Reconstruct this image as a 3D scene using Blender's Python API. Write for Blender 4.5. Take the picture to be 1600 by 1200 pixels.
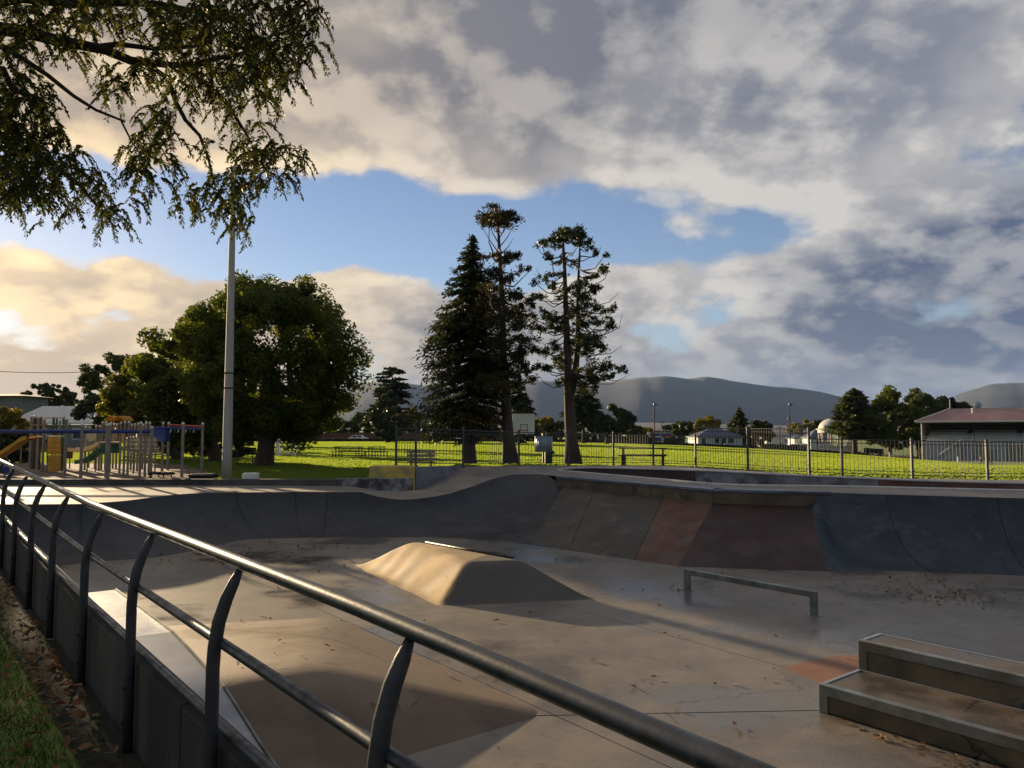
import bpy, bmesh, math, random
import numpy as np
from mathutils import Vector, Matrix
from mathutils.geometry import delaunay_2d_cdt

for o in list(bpy.data.objects):
    bpy.data.objects.remove(o)
SC = bpy.context.scene
COL = SC.collection
PI = math.pi
R = math.radians

# ------------------------------------------------------------------ camera
CAM_H = 1.6
FPX = 1200.0                       # focal length in photograph pixels (1600 wide)
PITCH = math.atan(76 / FPX)
cam_d = bpy.data.cameras.new('camera')
cam_d.sensor_width = 36.0
cam_d.lens = 36.0 * FPX / 1600.0
cam_d.clip_start = 0.05
cam_d.clip_end = 40000
cam = bpy.data.objects.new('camera', cam_d)
COL.objects.link(cam)
cam.location = (0, 0, CAM_H)
cam.rotation_euler = (PI / 2 + PITCH, 0, 0)
SC.camera = cam
SC.cycles.max_bounces = 6
SC.cycles.diffuse_bounces = 3
SC.cycles.transparent_max_bounces = 4

# ------------------------------------------------------------------ sun, sky, exposure
SUN_AZ = R(-38.0)                  # measured from +Y towards +X
SUN_EL = R(9.4)
SUN_DIR = Vector((math.sin(SUN_AZ) * math.cos(SUN_EL), math.cos(SUN_AZ) * math.cos(SUN_EL), math.sin(SUN_EL)))
sun_d = bpy.data.lights.new('sun', 'SUN')
sun_d.energy = 5.0
sun_d.angle = R(0.6)
sun_d.color = (1.0, 0.76, 0.47)
sun = bpy.data.objects.new('sun', sun_d)
COL.objects.link(sun)
sun.rotation_euler = SUN_DIR.to_track_quat('Z', 'Y').to_euler()

SC.view_settings.view_transform = 'Standard'
SC.view_settings.look = 'None'
SC.view_settings.gamma = 1.0
SC.view_settings.exposure = 1.2
SC.view_settings.use_curve_mapping = False


class NT:
    """tiny helper that writes shader node maths as expressions"""
    def __init__(self, tree):
        self.t = tree

    def n(self, kind, **kw):
        node = self.t.nodes.new(kind)
        for k, v in kw.items():
            setattr(node, k, v)
        return node

    def put(self, sock, v):
        if isinstance(v, X):
            self.t.links.new(v.s, sock)
        elif isinstance(v, bpy.types.NodeSocket):
            self.t.links.new(v, sock)
        else:
            sock.default_value = v

    def m(self, op, *a, clamp=False):
        nd = self.n('ShaderNodeMath', operation=op, use_clamp=clamp)
        for i, v in enumerate(a):
            self.put(nd.inputs[i], v)
        return X(self, nd.outputs[0])

    def smooth(self, v, a, b):
        nd = self.n('ShaderNodeMapRange', interpolation_type='SMOOTHSTEP', clamp=True)
        self.put(nd.inputs[0], v)
        nd.inputs[1].default_value = a
        nd.inputs[2].default_value = b
        return X(self, nd.outputs[0])

    def mapr(self, v, a, b, c, d):
        nd = self.n('ShaderNodeMapRange', clamp=True)
        for i, q in enumerate((v, a, b, c, d)):
            self.put(nd.inputs[i], q)
        return X(self, nd.outputs[0])

    def xyz(self, x, y, z):
        nd = self.n('ShaderNodeCombineXYZ')
        for i, q in enumerate((x, y, z)):
            self.put(nd.inputs[i], q)
        return X(self, nd.outputs[0])

    def sep(self, v):
        nd = self.n('ShaderNodeSeparateXYZ')
        self.put(nd.inputs[0], v)
        return [X(self, o) for o in nd.outputs]

    def noise(self, vec, scale, detail=4, rough=0.5, dist=0.0):
        nd = self.n('ShaderNodeTexNoise')
        self.put(nd.inputs['Vector'], vec)
        nd.inputs['Scale'].default_value = scale
        nd.inputs['Detail'].default_value = detail
        nd.inputs['Roughness'].default_value = rough
        nd.inputs['Distortion'].default_value = dist
        return X(self, nd.outputs[0])

    def mix(self, f, a, b):
        nd = self.n('ShaderNodeMix', data_type='RGBA')
        self.put(nd.inputs[0], f)
        for s, v in ((nd.inputs[6], a), (nd.inputs[7], b)):
            if isinstance(v, (tuple, list)) and len(v) == 3:
                v = (*v, 1)
            self.put(s, v)
        return X(self, nd.outputs[2])

    def vec(self, op, a, b):
        nd = self.n('ShaderNodeVectorMath', operation=op)
        self.put(nd.inputs[0], a)
        self.put(nd.inputs[1], b)
        return nd


class X:
    def __init__(self, nt, s):
        self.nt, self.s = nt, s

    def __add__(self, o): return self.nt.m('ADD', self, o)
    def __radd__(self, o): return self.nt.m('ADD', o, self)
    def __sub__(self, o): return self.nt.m('SUBTRACT', self, o)
    def __rsub__(self, o): return self.nt.m('SUBTRACT', o, self)
    def __mul__(self, o): return self.nt.m('MULTIPLY', self, o)
    def __rmul__(self, o): return self.nt.m('MULTIPLY', o, self)
    def __truediv__(self, o): return self.nt.m('DIVIDE', self, o)
    def __pow__(self, o): return self.nt.m('POWER', self, o)


def build_world():
    w = bpy.data.worlds.new('World')
    SC.world = w
    w.use_nodes = True
    t = w.node_tree
    t.nodes.clear()
    nt = NT(t)
    out = nt.n('ShaderNodeOutputWorld')
    bg = nt.n('ShaderNodeBackground')
    bg.inputs[1].default_value = 0.06
    t.links.new(bg.outputs[0], out.inputs[0])
    sky = nt.n('ShaderNodeTexSky', sky_type='NISHITA')
    sky.sun_disc = False
    sky.sun_elevation = SUN_EL
    sky.sun_rotation = SUN_AZ
    sky.air_density = 1.0
    sky.dust_density = 0.05
    sky.ozone_density = 2.5
    d = X(nt, nt.n('ShaderNodeTexCoord').outputs['Generated'])
    x, y, z = nt.sep(d)
    zc = nt.m('MAXIMUM', z, 0.0)
    az = nt.m('ARCTAN2', x, y) * (180 / PI)
    el = nt.m('ARCSINE', zc) * (180 / PI)
    k = zc + 0.42
    q = nt.xyz(x / k, y / k, 0.0)
    # large shapes, then a copy of the field shifted towards the sun to shade the cloud bodies
    sh = (SUN_DIR.x * 0.05, SUN_DIR.y * 0.05, 0.0)
    q2 = X(nt, nt.vec('ADD', q, sh).outputs[0])
    n1 = nt.noise(q, 3.6, 10, 0.55, 0.0)
    n2 = nt.noise(q2, 3.6, 5, 0.55, 0.0)
    nb = nt.noise(X(nt, nt.vec('ADD', q, (13.1, 4.7, 2.0)).outputs[0]), 1.5, 3, 0.5, 0.0)
    # where the cloud decks lie
    azp = nt.m('MAXIMUM', az - 4.0, 0.0)
    azp = nt.m('MINIMUM', azp, 40.0)
    wob = (nb - 0.5) * 9.0
    upper = nt.smooth(el + azp * 0.30 + wob, 13.6, 21.0)
    lowt = el - nt.m('MINIMUM', azp, 12.0) * 0.08 + wob * 0.35
    lower = nt.smooth(lowt, 13.2, 9.6)
    bias = upper * 0.46 + lower * 0.52 - 0.22
    f = (n1 - 0.5) * 1.55 + bias + nt.smooth(el, 15.5, 22.0) * 0.30
    dens = nt.smooth(f, 0.03, 0.22)
    thick = nt.smooth(f, 0.08, 0.55)
    # light on the clouds
    lit = nt.smooth(n1 - n2, -0.07, 0.10)
    sd = X(nt, nt.vec('DOT_PRODUCT', d, tuple(SUN_DIR)).outputs['Value'])
    prox = nt.m('MAXIMUM', sd, 0.0) ** 7.5
    prox2 = nt.m('MAXIMUM', sd, 0.0) ** 40.0
    away = nt.smooth(az, 2.0, 34.0)
    bright = nt.mix(prox, (0.285, 0.272, 0.255), (0.56, 0.41, 0.22))
    dark = nt.mix(prox, (0.075, 0.080, 0.098), (0.20, 0.155, 0.115))
    dark = nt.mix(away * 0.75, dark, (0.030, 0.046, 0.090))
    big = nt.smooth(nt.noise(X(nt, nt.vec('ADD', q, (3.7, 9.1, 5.0)).outputs[0]), 1.7, 3, 0.5, 0.0), 0.36, 0.64)
    base_lit = nt.smooth(el, 24.0, 15.5) * upper * (1.0 - away * 0.6)
    crest = nt.smooth(el, 7.5, 11.5) * lower
    shade = lit * 0.58 + (1.0 - thick) * 0.40 + base_lit * 0.25 + crest * 0.22 + (big - 0.5) * 0.45 - lower * 0.16
    shade = nt.m('MAXIMUM', shade, 0.0)
    shade = nt.m('MINIMUM', shade, 1.0)
    ccol = nt.mix(shade, dark, bright)
    # sky and haze towards the horizon
    tv = nt.n('ShaderNodeVectorMath', operation='MULTIPLY')
    t.links.new(sky.outputs[0], tv.inputs[0])
    tv.inputs[1].default_value = (1.12, 0.94, 0.98)
    skyc = X(nt, tv.outputs[0])
    sc = nt.n('ShaderNodeVectorMath', operation='SCALE')
    nt.put(sc.inputs[0], ccol)
    sc.inputs[3].default_value = 1.0 / 0.06
    col = nt.mix(dens * 0.96, skyc, X(nt, sc.outputs[0]))
    haze = nt.smooth(el, 9.0, 1.0)
    hz = nt.mix(prox, (0.075, 0.088, 0.125), (0.27, 0.185, 0.11))
    hs = nt.n('ShaderNodeVectorMath', operation='SCALE')
    nt.put(hs.inputs[0], hz)
    hs.inputs[3].default_value = 1.0 / 0.06
    col = nt.mix(haze * 0.7, col, X(nt, hs.outputs[0]))
    gl = nt.n('ShaderNodeVectorMath', operation='SCALE')
    gl.inputs[0].default_value = (1.0 / 0.06, 0.74 / 0.06, 0.42 / 0.06)
    nt.put(gl.inputs[3], prox2 * 0.12)
    fin = nt.vec('ADD', col, X(nt, gl.outputs[0]))
    t.links.new(fin.outputs[0], bg.inputs[0])
    w.cycles.sampling_method = 'MANUAL'
    w.cycles.sample_map_resolution = 512


build_world()


def ray(px, py):
    """direction through a pixel of the 1600x1200 photograph"""
    f = Vector((0, math.cos(PITCH), math.sin(PITCH)))
    u = Vector((0, -math.sin(PITCH), math.cos(PITCH)))
    return f + Vector((1, 0, 0)) * ((px - 800) / FPX) + u * ((600 - py) / FPX)


def at(px, py, z=None, Y=None):
    """point on a height (z) or at a distance (Y) seen through a pixel"""
    v = ray(px, py)
    s = (z - CAM_H) / v.z if z is not None else Y / v.y
    return Vector((0, 0, CAM_H)) + v * s

# ------------------------------------------------------------------ mesh helpers
class MB:
    """collects shapes, then links them as one mesh object"""
    def __init__(self):
        self.v, self.f = [], []

    def add(self, vs, fs):
        b = len(self.v)
        self.v += [tuple(p) for p in vs]
        self.f += [tuple(i + b for i in q) for q in fs]
        return self

    def box(self, c, s, rz=0.0, rx=0.0, ry=0.0):
        m = Matrix.Rotation(rz, 3, 'Z') @ Matrix.Rotation(ry, 3, 'Y') @ Matrix.Rotation(rx, 3, 'X')
        vs = [Vector(c) + m @ Vector((sx * s[0] / 2, sy * s[1] / 2, sz * s[2] / 2))
              for sz in (-1, 1) for sx, sy in ((-1, -1), (1, -1), (1, 1), (-1, 1))]
        return self.add(vs, [(3, 2, 1, 0), (4, 5, 6, 7), (0, 1, 5, 4), (1, 2, 6, 5), (2, 3, 7, 6), (3, 0, 4, 7)])

    def tube(self, pts, rad, n=8, cap=True):
        pts = [Vector(p) for p in pts]
        if not hasattr(rad, '__len__'):
            rad = [rad] * len(pts)
        vs, fs = [], []
        up = Vector((0, 0, 1))
        ov = pts[-1] - pts[0]
        if ov.length < 1e-6:
            ov = Vector((1, 0, 0))
        ref = up if abs(ov.normalized().z) < 0.8 else Vector((0.786, 0.618, 0))
        for i, p in enumerate(pts):
            a = pts[max(0, i - 1)]
            b = pts[min(len(pts) - 1, i + 1)]
            d = (b - a)
            d = d.normalized() if d.length > 1e-9 else Vector((0, 0, 1))
            s = d.cross(ref)
            if s.length < 0.05:
                s = d.cross(Vector((0.3, -0.9, 0.2)))
            s.normalize()
            u = s.cross(d).normalized()
            for k in range(n):
                an = 2 * PI * k / n
                vs.append(p + (s * math.cos(an) + u * math.sin(an)) * rad[i])
        for i in range(len(pts) - 1):
            for k in range(n):
                k2 = (k + 1) % n
                fs.append((i * n + k, i * n + k2, (i + 1) * n + k2, (i + 1) * n + k))
        if cap:
            fs.append(tuple(range(n - 1, -1, -1)))
            fs.append(tuple((len(pts) - 1) * n + k for k in range(n)))
        return self.add(vs, fs)

    def prism(self, poly, z0, z1):
        n = len(poly)
        vs = [(p[0], p[1], z0) for p in poly] + [(p[0], p[1], z1) for p in poly]
        fs = [tuple(range(n - 1, -1, -1)), tuple(range(n, 2 * n))]
        fs += [(i, (i + 1) % n, n + (i + 1) % n, n + i) for i in range(n)]
        return self.add(vs, fs)

    def lathe(self, c, prof, n=16):
        vs, fs = [], []
        for r, z in prof:
            for k in range(n):
                a = 2 * PI * k / n
                vs.append((c[0] + r * math.cos(a), c[1] + r * math.sin(a), c[2] + z))
        m = len(prof)
        for i in range(m - 1):
            for k in range(n):
                k2 = (k + 1) % n
                fs.append((i * n + k, i * n + k2, (i + 1) * n + k2, (i + 1) * n + k))
        fs.append(tuple(range(n - 1, -1, -1)))
        fs.append(tuple((m - 1) * n + k for k in range(n)))
        return self.add(vs, fs)

    def sweep(self, pts, prof):
        """profile (list of (side, up)) swept along a polyline, closed profile"""
        pts = [Vector(p) for p in pts]
        n = len(prof)
        vs, fs = [], []
        for i, p in enumerate(pts):
            a, b = pts[max(0, i - 1)], pts[min(len(pts) - 1, i + 1)]
            d = (b - a)
            d.z = 0
            d.normalize()
            s = Vector((d.y, -d.x, 0))
            for q in prof:
                vs.append(p + s * q[0] + Vector((0, 0, q[1])))
        for i in range(len(pts) - 1):
            for k in range(n):
                k2 = (k + 1) % n
                fs.append((i * n + k, i * n + k2, (i + 1) * n + k2, (i + 1) * n + k))
        fs.append(tuple(range(n - 1, -1, -1)))
        fs.append(tuple((len(pts) - 1) * n + k for k in range(n)))
        return self.add(vs, fs)

    def build(self, name, mat, parent=None, smooth=False, bevel=0.0, world=True):
        me = bpy.data.meshes.new(name)
        me.from_pydata(self.v, [], self.f)
        bm = bmesh.new()
        bm.from_mesh(me)
        bmesh.ops.recalc_face_normals(bm, faces=bm.faces)
        if bevel:
            es = [e for e in bm.edges if len(e.link_faces) == 2 and e.calc_face_angle(0) > 0.6]
            bmesh.ops.bevel(bm, geom=es, offset=bevel, segments=2, affect='EDGES', profile=0.6)
        bm.to_mesh(me)
        bm.free()
        if smooth:
            for p in me.polygons:
                p.use_smooth = True
        me.materials.append(mat)
        o = bpy.data.objects.new(name, me)
        COL.objects.link(o)
        if parent is not None:
            o.parent = parent
            if world:                       # vertices were written in world space
                o.matrix_parent_inverse = parent.matrix_basis.inverted()
        return o


def np_mesh(name, verts, faces_n, mat, parent=None, smooth=False):
    """fast mesh from a (N,3) array whose faces are consecutive runs of faces_n vertices"""
    me = bpy.data.meshes.new(name)
    n = len(verts)
    nf = n // faces_n
    me.vertices.add(n)
    me.vertices.foreach_set('co', np.asarray(verts, dtype=np.float32).ravel())
    me.loops.add(n)
    me.loops.foreach_set('vertex_index', np.arange(n, dtype=np.int32))
    me.polygons.add(nf)
    me.polygons.foreach_set('loop_start', np.arange(0, n, faces_n, dtype=np.int32))
    me.update()
    me.materials.append(mat)
    o = bpy.data.objects.new(name, me)
    COL.objects.link(o)
    if parent is not None:
        o.parent = parent
        o.matrix_parent_inverse = parent.matrix_basis.inverted()
    return o


def tag(o, label, cat, group=None):
    o['label'] = label
    o['category'] = cat
    if group:
        o['group'] = group
    return o


def thing(name, label, cat, loc=(0, 0, 0), group=None, rz=0.0):
    o = bpy.data.objects.new(name, None)
    COL.objects.link(o)
    o.empty_display_size = 0.2
    o.location = loc
    o.rotation_euler = (0, 0, rz)
    bpy.context.view_layer.update()
    return tag(o, label, cat, group)


def structure(o):
    o['kind'] = 'structure'
    return o


def stuff(o, label, cat):
    o['kind'] = 'stuff'
    o['label'] = label
    if o.parent is None:
        o['category'] = cat
    return o


def lerp(a, b, t):
    return a + (b - a) * t


# ------------------------------------------------------------------ materials
def mat(name, c1, c2=None, scale=3.0, rough=0.6, rough2=None, metal=0.0, bump=0.0, bscale=30.0, c3=None, s3=0.6,
        stretch=None, detail=5, spec=0.5):
    """principled surface whose colour drifts between two or three tones"""
    m = bpy.data.materials.new(name)
    m.use_nodes = True
    t = m.node_tree
    nt = NT(t)
    b = t.nodes['Principled BSDF']
    co = X(nt, nt.n('ShaderNodeTexCoord').outputs['Object'])
    if stretch:
        mp = nt.n('ShaderNodeMapping')
        nt.put(mp.inputs[0], co)
        mp.inputs['Scale'].default_value = stretch
        co = X(nt, mp.outputs[0])
    c2 = c2 or tuple(q * 0.75 for q in c1)
    n1 = nt.noise(co, scale, detail, 0.6)
    f = nt.smooth(n1, 0.32, 0.68)
    col = nt.mix(f, c1, c2)
    if c3:
        n3 = nt.noise(co, s3, 4, 0.55)
        col = nt.mix(nt.smooth(n3, 0.46, 0.66), col, c3)
        if rough2 is not None:
            nt.put(b.inputs['Roughness'], nt.mapr(n3, 0.40, 0.62, rough, rough2))
        else:
            b.inputs['Roughness'].default_value = rough
    elif rough2 is not None:
        nt.put(b.inputs['Roughness'], nt.mapr(n1, 0.35, 0.65, rough, rough2))
    else:
        b.inputs['Roughness'].default_value = rough
    nt.put(b.inputs['Base Color'], col)
    b.inputs['Metallic'].default_value = metal
    b.inputs['Specular IOR Level'].default_value = spec
    if bump:
        bp = nt.n('ShaderNodeBump')
        bp.inputs['Strength'].default_value = bump
        bp.inputs['Distance'].default_value = 0.02
        nb = nt.noise(co, bscale, 6, 0.65)
        nt.put(bp.inputs['Height'], nb)
        t.links.new(bp.outputs[0], b.inputs['Normal'])
    return m


def leaf_mat(name, c1, c2, scale=1.2, trans=0.45, tint=(1.25, 1.1, 0.5), rough=0.55, var=0.5):
    m = bpy.data.materials.new(name)
    m.use_nodes = True
    t = m.node_tree
    nt = NT(t)
    b = t.nodes['Principled BSDF']
    co = X(nt, nt.n('ShaderNodeTexCoord').outputs['Object'])
    geo = X(nt, nt.n('ShaderNodeNewGeometry').outputs['Random Per Island'])
    n1 = nt.noise(co, scale, 3, 0.6)
    f = nt.m('MULTIPLY', nt.smooth(n1, 0.3, 0.7) * 0.6 + geo * var, 1.0, clamp=True)
    col = nt.mix(f, c1, c2)
    nt.put(b.inputs['Base Color'], col)
    b.inputs['Roughness'].default_value = rough
    b.inputs['Specular IOR Level'].default_value = 0.25
    tr = nt.n('ShaderNodeBsdfTranslucent')
    tm = nt.n('ShaderNodeVectorMath', operation='MULTIPLY')
    nt.put(tm.inputs[0], col)
    tm.inputs[1].default_value = tint
    t.links.new(tm.outputs[0], tr.inputs[0])
    mx = nt.n('ShaderNodeMixShader')
    mx.inputs[0].default_value = trans
    t.links.new(b.outputs[0], mx.inputs[1])
    t.links.new(tr.outputs[0], mx.inputs[2])
    t.links.new(mx.outputs[0], t.nodes['Material Output'].inputs[0])
    return m



def concrete(name, c1, c2, c3, rough=0.55, wet=0.28, stain=(0.05, 0.045, 0.04), amount=0.55, s3=0.45, coat=None, coat_amt=0.0):
    """worn cast concrete: blotches, damp patches, dark drip stains, wheel scuffs, hairline cracks"""
    m = bpy.data.materials.new(name)
    m.use_nodes = True
    t = m.node_tree
    nt = NT(t)
    b = t.nodes['Principled BSDF']
    co = X(nt, nt.n('ShaderNodeTexCoord').outputs['Object'])
    n1 = nt.noise(co, 1.3, 6, 0.62)
    col = nt.mix(nt.smooth(n1, 0.34, 0.66), c1, c2)
    n2 = nt.noise(co, s3, 5, 0.6)
    damp = nt.smooth(n2, 0.46, 0.62)
    col = nt.mix(damp * 0.8, col, c3)
    if coat:
        nc = nt.noise(co, 1.9, 7, 0.68)
        col = nt.mix(nt.smooth(nc, 0.60 - 0.25 * coat_amt, 0.72 - 0.12 * coat_amt), col, coat)
    # fine speckle of aggregate
    sp = nt.noise(co, 55.0, 3, 0.7)
    col = nt.mix(nt.smooth(sp, 0.56, 0.74) * 0.35, col, tuple(q * 0.45 for q in c2))
    sp2 = nt.noise(co, 38.0, 2, 0.6)
    col = nt.mix(nt.smooth(sp2, 0.64, 0.74) * 0.30, col, tuple(min(1, q * 1.7) for q in c1))
    # dark stains
    ns = nt.noise(co, 2.7, 6, 0.72)
    col = nt.mix(nt.smooth(ns, 0.56, 0.70) * amount, col, stain)
    # scuffs: thin stretched marks in two directions
    for ang, sc in ((0.5, (0.7, 11.0, 1.0)), (1.7, (0.5, 14.0, 1.0)), (2.6, (0.9, 17.0, 1.0))):
        mp = nt.n('ShaderNodeMapping')
        nt.put(mp.inputs[0], co)
        mp.inputs['Rotation'].default_value = (0.2, 0.1, ang)
        mp.inputs['Scale'].default_value = sc
        k = nt.noise(X(nt, mp.outputs[0]), 1.6, 3, 0.5)
        col = nt.mix(nt.smooth(k, 0.66, 0.74) * 0.20, col, tuple(q * 0.45 for q in c2))
    # hairline cracks
    wv = nt.n('ShaderNodeTexVoronoi', feature='DISTANCE_TO_EDGE')
    dis = nt.noise(co, 1.5, 4, 0.6)
    va = nt.vec('ADD', co, X(nt, nt.vec('SCALE', nt.xyz(dis, dis, dis), (0, 0, 0)).outputs[0]))
    nt.put(wv.inputs['Vector'], X(nt, va.outputs[0]))
    wv.inputs['Scale'].default_value = 0.33
    cr = nt.smooth(X(nt, wv.outputs['Distance']), 0.006, 0.001)
    gate = nt.smooth(n2, 0.5, 0.56)
    col = nt.mix(cr * gate * 0.8, col, tuple(q * 0.35 for q in stain))
    nt.put(b.inputs['Base Color'], col)
    nt.put(b.inputs['Roughness'], nt.mapr(damp + (sp - 0.5) * 0.6, 0.0, 1.0, rough, wet))
    bp = nt.n('ShaderNodeBump')
    bp.inputs['Strength'].default_value = 0.16
    bp.inputs['Distance'].default_value = 0.02
    nt.put(bp.inputs['Height'], nt.noise(co, 28.0, 6, 0.7) + n1 * 1.5)
    t.links.new(bp.outputs[0], b.inputs['Normal'])
    return m


M = {}
M['floor'] = concrete('floor_concrete', (0.220, 0.185, 0.144), (0.150, 0.130, 0.105), (0.105, 0.093, 0.080), 0.50, 0.17, (0.075, 0.065, 0.054), 0.5, 0.42)
M['floor_brown'] = concrete('floor_brown_concrete', (0.155, 0.102, 0.059), (0.105, 0.070, 0.043), (0.180, 0.126, 0.074), 0.62, 0.45, (0.060, 0.045, 0.033), 0.5, 0.7)
M['joint'] = mat('joint_grime', (0.022, 0.018, 0.014), rough=0.95)
M['deck'] = concrete('deck_concrete', (0.28, 0.24, 0.19), (0.20, 0.175, 0.145), (0.155, 0.14, 0.12), 0.75, 0.55, (0.10, 0.09, 0.075), 0.45, 0.5)
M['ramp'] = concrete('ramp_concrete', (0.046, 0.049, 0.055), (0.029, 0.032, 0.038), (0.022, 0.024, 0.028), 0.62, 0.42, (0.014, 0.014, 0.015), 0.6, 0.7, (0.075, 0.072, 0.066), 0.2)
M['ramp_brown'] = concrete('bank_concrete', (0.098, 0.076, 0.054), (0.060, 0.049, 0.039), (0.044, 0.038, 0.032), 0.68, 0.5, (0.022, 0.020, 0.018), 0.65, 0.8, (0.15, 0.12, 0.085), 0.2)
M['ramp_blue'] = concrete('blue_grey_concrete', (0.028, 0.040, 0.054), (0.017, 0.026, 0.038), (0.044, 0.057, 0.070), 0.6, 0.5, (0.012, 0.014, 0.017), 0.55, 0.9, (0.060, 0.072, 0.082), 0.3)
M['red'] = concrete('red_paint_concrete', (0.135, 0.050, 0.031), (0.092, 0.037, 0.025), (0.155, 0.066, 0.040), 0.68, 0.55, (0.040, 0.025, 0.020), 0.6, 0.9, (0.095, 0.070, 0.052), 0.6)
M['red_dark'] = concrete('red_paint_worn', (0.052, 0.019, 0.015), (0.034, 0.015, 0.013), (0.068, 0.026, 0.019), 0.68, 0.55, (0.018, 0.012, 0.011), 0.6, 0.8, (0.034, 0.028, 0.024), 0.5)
M['pyramid'] = concrete('sandy_concrete', (0.58, 0.41, 0.20), (0.42, 0.295, 0.145), (0.34, 0.245, 0.13), 0.8, 0.65, (0.22, 0.155, 0.085), 0.5, 1.2)
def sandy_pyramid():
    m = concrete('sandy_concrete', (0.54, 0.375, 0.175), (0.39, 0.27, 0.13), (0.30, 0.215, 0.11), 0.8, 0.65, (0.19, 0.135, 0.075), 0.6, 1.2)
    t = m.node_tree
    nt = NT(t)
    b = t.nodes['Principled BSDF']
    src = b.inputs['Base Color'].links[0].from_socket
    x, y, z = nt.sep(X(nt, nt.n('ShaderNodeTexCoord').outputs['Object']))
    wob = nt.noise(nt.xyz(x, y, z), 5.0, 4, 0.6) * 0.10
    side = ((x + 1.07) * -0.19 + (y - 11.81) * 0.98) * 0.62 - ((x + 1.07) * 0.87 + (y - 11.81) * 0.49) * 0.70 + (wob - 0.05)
    k = nt.smooth(side, -0.05, 0.05)            # shade of the right face painted in as darker grey, left stays sandy
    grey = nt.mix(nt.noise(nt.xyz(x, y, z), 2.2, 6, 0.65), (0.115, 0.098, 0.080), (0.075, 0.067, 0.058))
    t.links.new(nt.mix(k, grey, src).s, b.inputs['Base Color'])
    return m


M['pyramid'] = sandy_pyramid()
M['lip_steel'] = mat('painted_lip_steel', (0.15, 0.18, 0.23), (0.10, 0.12, 0.155), 4, 0.5, metal=0.2, c3=(0.07, 0.08, 0.10), s3=1.2)
M['orange'] = mat('orange_paint', (0.25, 0.115, 0.062), (0.19, 0.092, 0.053), 3, 0.6, bump=0.1)
M['ledge'] = concrete('ledge_concrete', (0.150, 0.118, 0.072), (0.080, 0.066, 0.042), (0.050, 0.043, 0.030), 0.78, 0.6, (0.016, 0.015, 0.012), 0.8, 1.4)
M['ledge_top'] = concrete('ledge_top_concrete', (0.130, 0.102, 0.078), (0.080, 0.064, 0.051), (0.060, 0.049, 0.040), 0.55, 0.26, (0.028, 0.022, 0.018), 0.6, 1.2)
M['steel'] = mat('worn_steel', (0.30, 0.32, 0.31), (0.19, 0.21, 0.20), 6, 0.38, 0.55, metal=0.75, bump=0.08,
                 c3=(0.16, 0.15, 0.12), s3=1.6)
M['galv'] = mat('galvanised_sheet', (0.36, 0.385, 0.42), (0.29, 0.31, 0.345), 3, 0.36, 0.50, metal=0.5, bump=0.03, bscale=20)
M['pipe'] = mat('galvanised_pipe', (0.060, 0.067, 0.080), (0.040, 0.045, 0.055), 9, 0.36, 0.50, metal=0.35, bump=0.04, bscale=60,
                c3=(0.022, 0.024, 0.028), s3=16.0)
M['post'] = mat('weathered_post_steel', (0.055, 0.058, 0.064), (0.034, 0.037, 0.041), 9, 0.45, 0.65, metal=0.4, bump=0.12, bscale=60)
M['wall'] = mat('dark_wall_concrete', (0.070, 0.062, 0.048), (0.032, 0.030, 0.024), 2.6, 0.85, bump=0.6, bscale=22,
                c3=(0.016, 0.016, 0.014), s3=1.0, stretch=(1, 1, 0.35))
M['lowwall'] = mat('low_wall_concrete', (0.115, 0.110, 0.105), (0.070, 0.068, 0.066), 1.6, 0.85, bump=0.3, bscale=20,
                   c3=(0.05, 0.048, 0.046), s3=0.8)
M['peel'] = mat('peeling_whitewash', (0.055, 0.052, 0.055), (0.42, 0.42, 0.44), 2.4, 0.85, bump=0.4, bscale=15,
                c3=(0.06, 0.058, 0.06), s3=1.6)
M['lichen'] = mat('lichen_concrete', (0.72, 0.55, 0.11), (0.52, 0.41, 0.10), 4, 0.9, bump=0.4, bscale=25,
                  c3=(0.36, 0.31, 0.14), s3=2.0)
M['wing'] = mat('grey_wall_concrete', (0.24, 0.25, 0.27), (0.16, 0.165, 0.18), 2.5, 0.85, bump=0.3, bscale=20,
                c3=(0.10, 0.10, 0.105), s3=1.2)
M['coping'] = mat('pale_coping', (0.62, 0.60, 0.56), (0.48, 0.46, 0.43), 3, 0.6)
M['soil'] = mat('damp_leafy_soil', (0.026, 0.019, 0.012), (0.018, 0.020, 0.009), 5, 0.95, bump=0.6, bscale=40)
M['grass_ground'] = mat('lawn_soil', (0.120, 0.175, 0.026), (0.15, 0.20, 0.035), 0.25, 0.95, bump=0.3, bscale=3.0,
                        c3=(0.10, 0.155, 0.024), s3=0.06)
M['bark_path'] = mat('bark_chip', (0.19, 0.135, 0.095), (0.13, 0.092, 0.066), 3, 0.95, bump=0.5, bscale=12)
M['blade'] = leaf_mat('grass_blade', (0.034, 0.085, 0.012), (0.068, 0.120, 0.018), 2.0, 0.5, (1.2, 1.15, 0.45))
M['turf'] = leaf_mat('field_grass', (0.165, 0.225, 0.048), (0.205, 0.255, 0.056), 0.06, 0.62, (1.2, 1.2, 0.65), var=0.15)
M['leaf_litter'] = leaf_mat('dead_leaf', (0.15, 0.062, 0.026), (0.23, 0.130, 0.062), 20, 0.15, (1.2, 0.9, 0.6), rough=0.9)
M['bark'] = mat('grey_brown_bark', (0.115, 0.090, 0.068), (0.060, 0.048, 0.038), 5, 0.95, bump=0.9, bscale=10, stretch=(1, 1, 0.25))
M['bark_red'] = mat('conifer_bark', (0.088, 0.062, 0.050), (0.050, 0.037, 0.031), 4, 0.95, bump=0.9, bscale=10, stretch=(1, 1, 0.2))
M['bark_dark'] = mat('dark_bark', (0.040, 0.030, 0.024), (0.022, 0.017, 0.014), 8, 0.95, bump=0.6, bscale=20)
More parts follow.
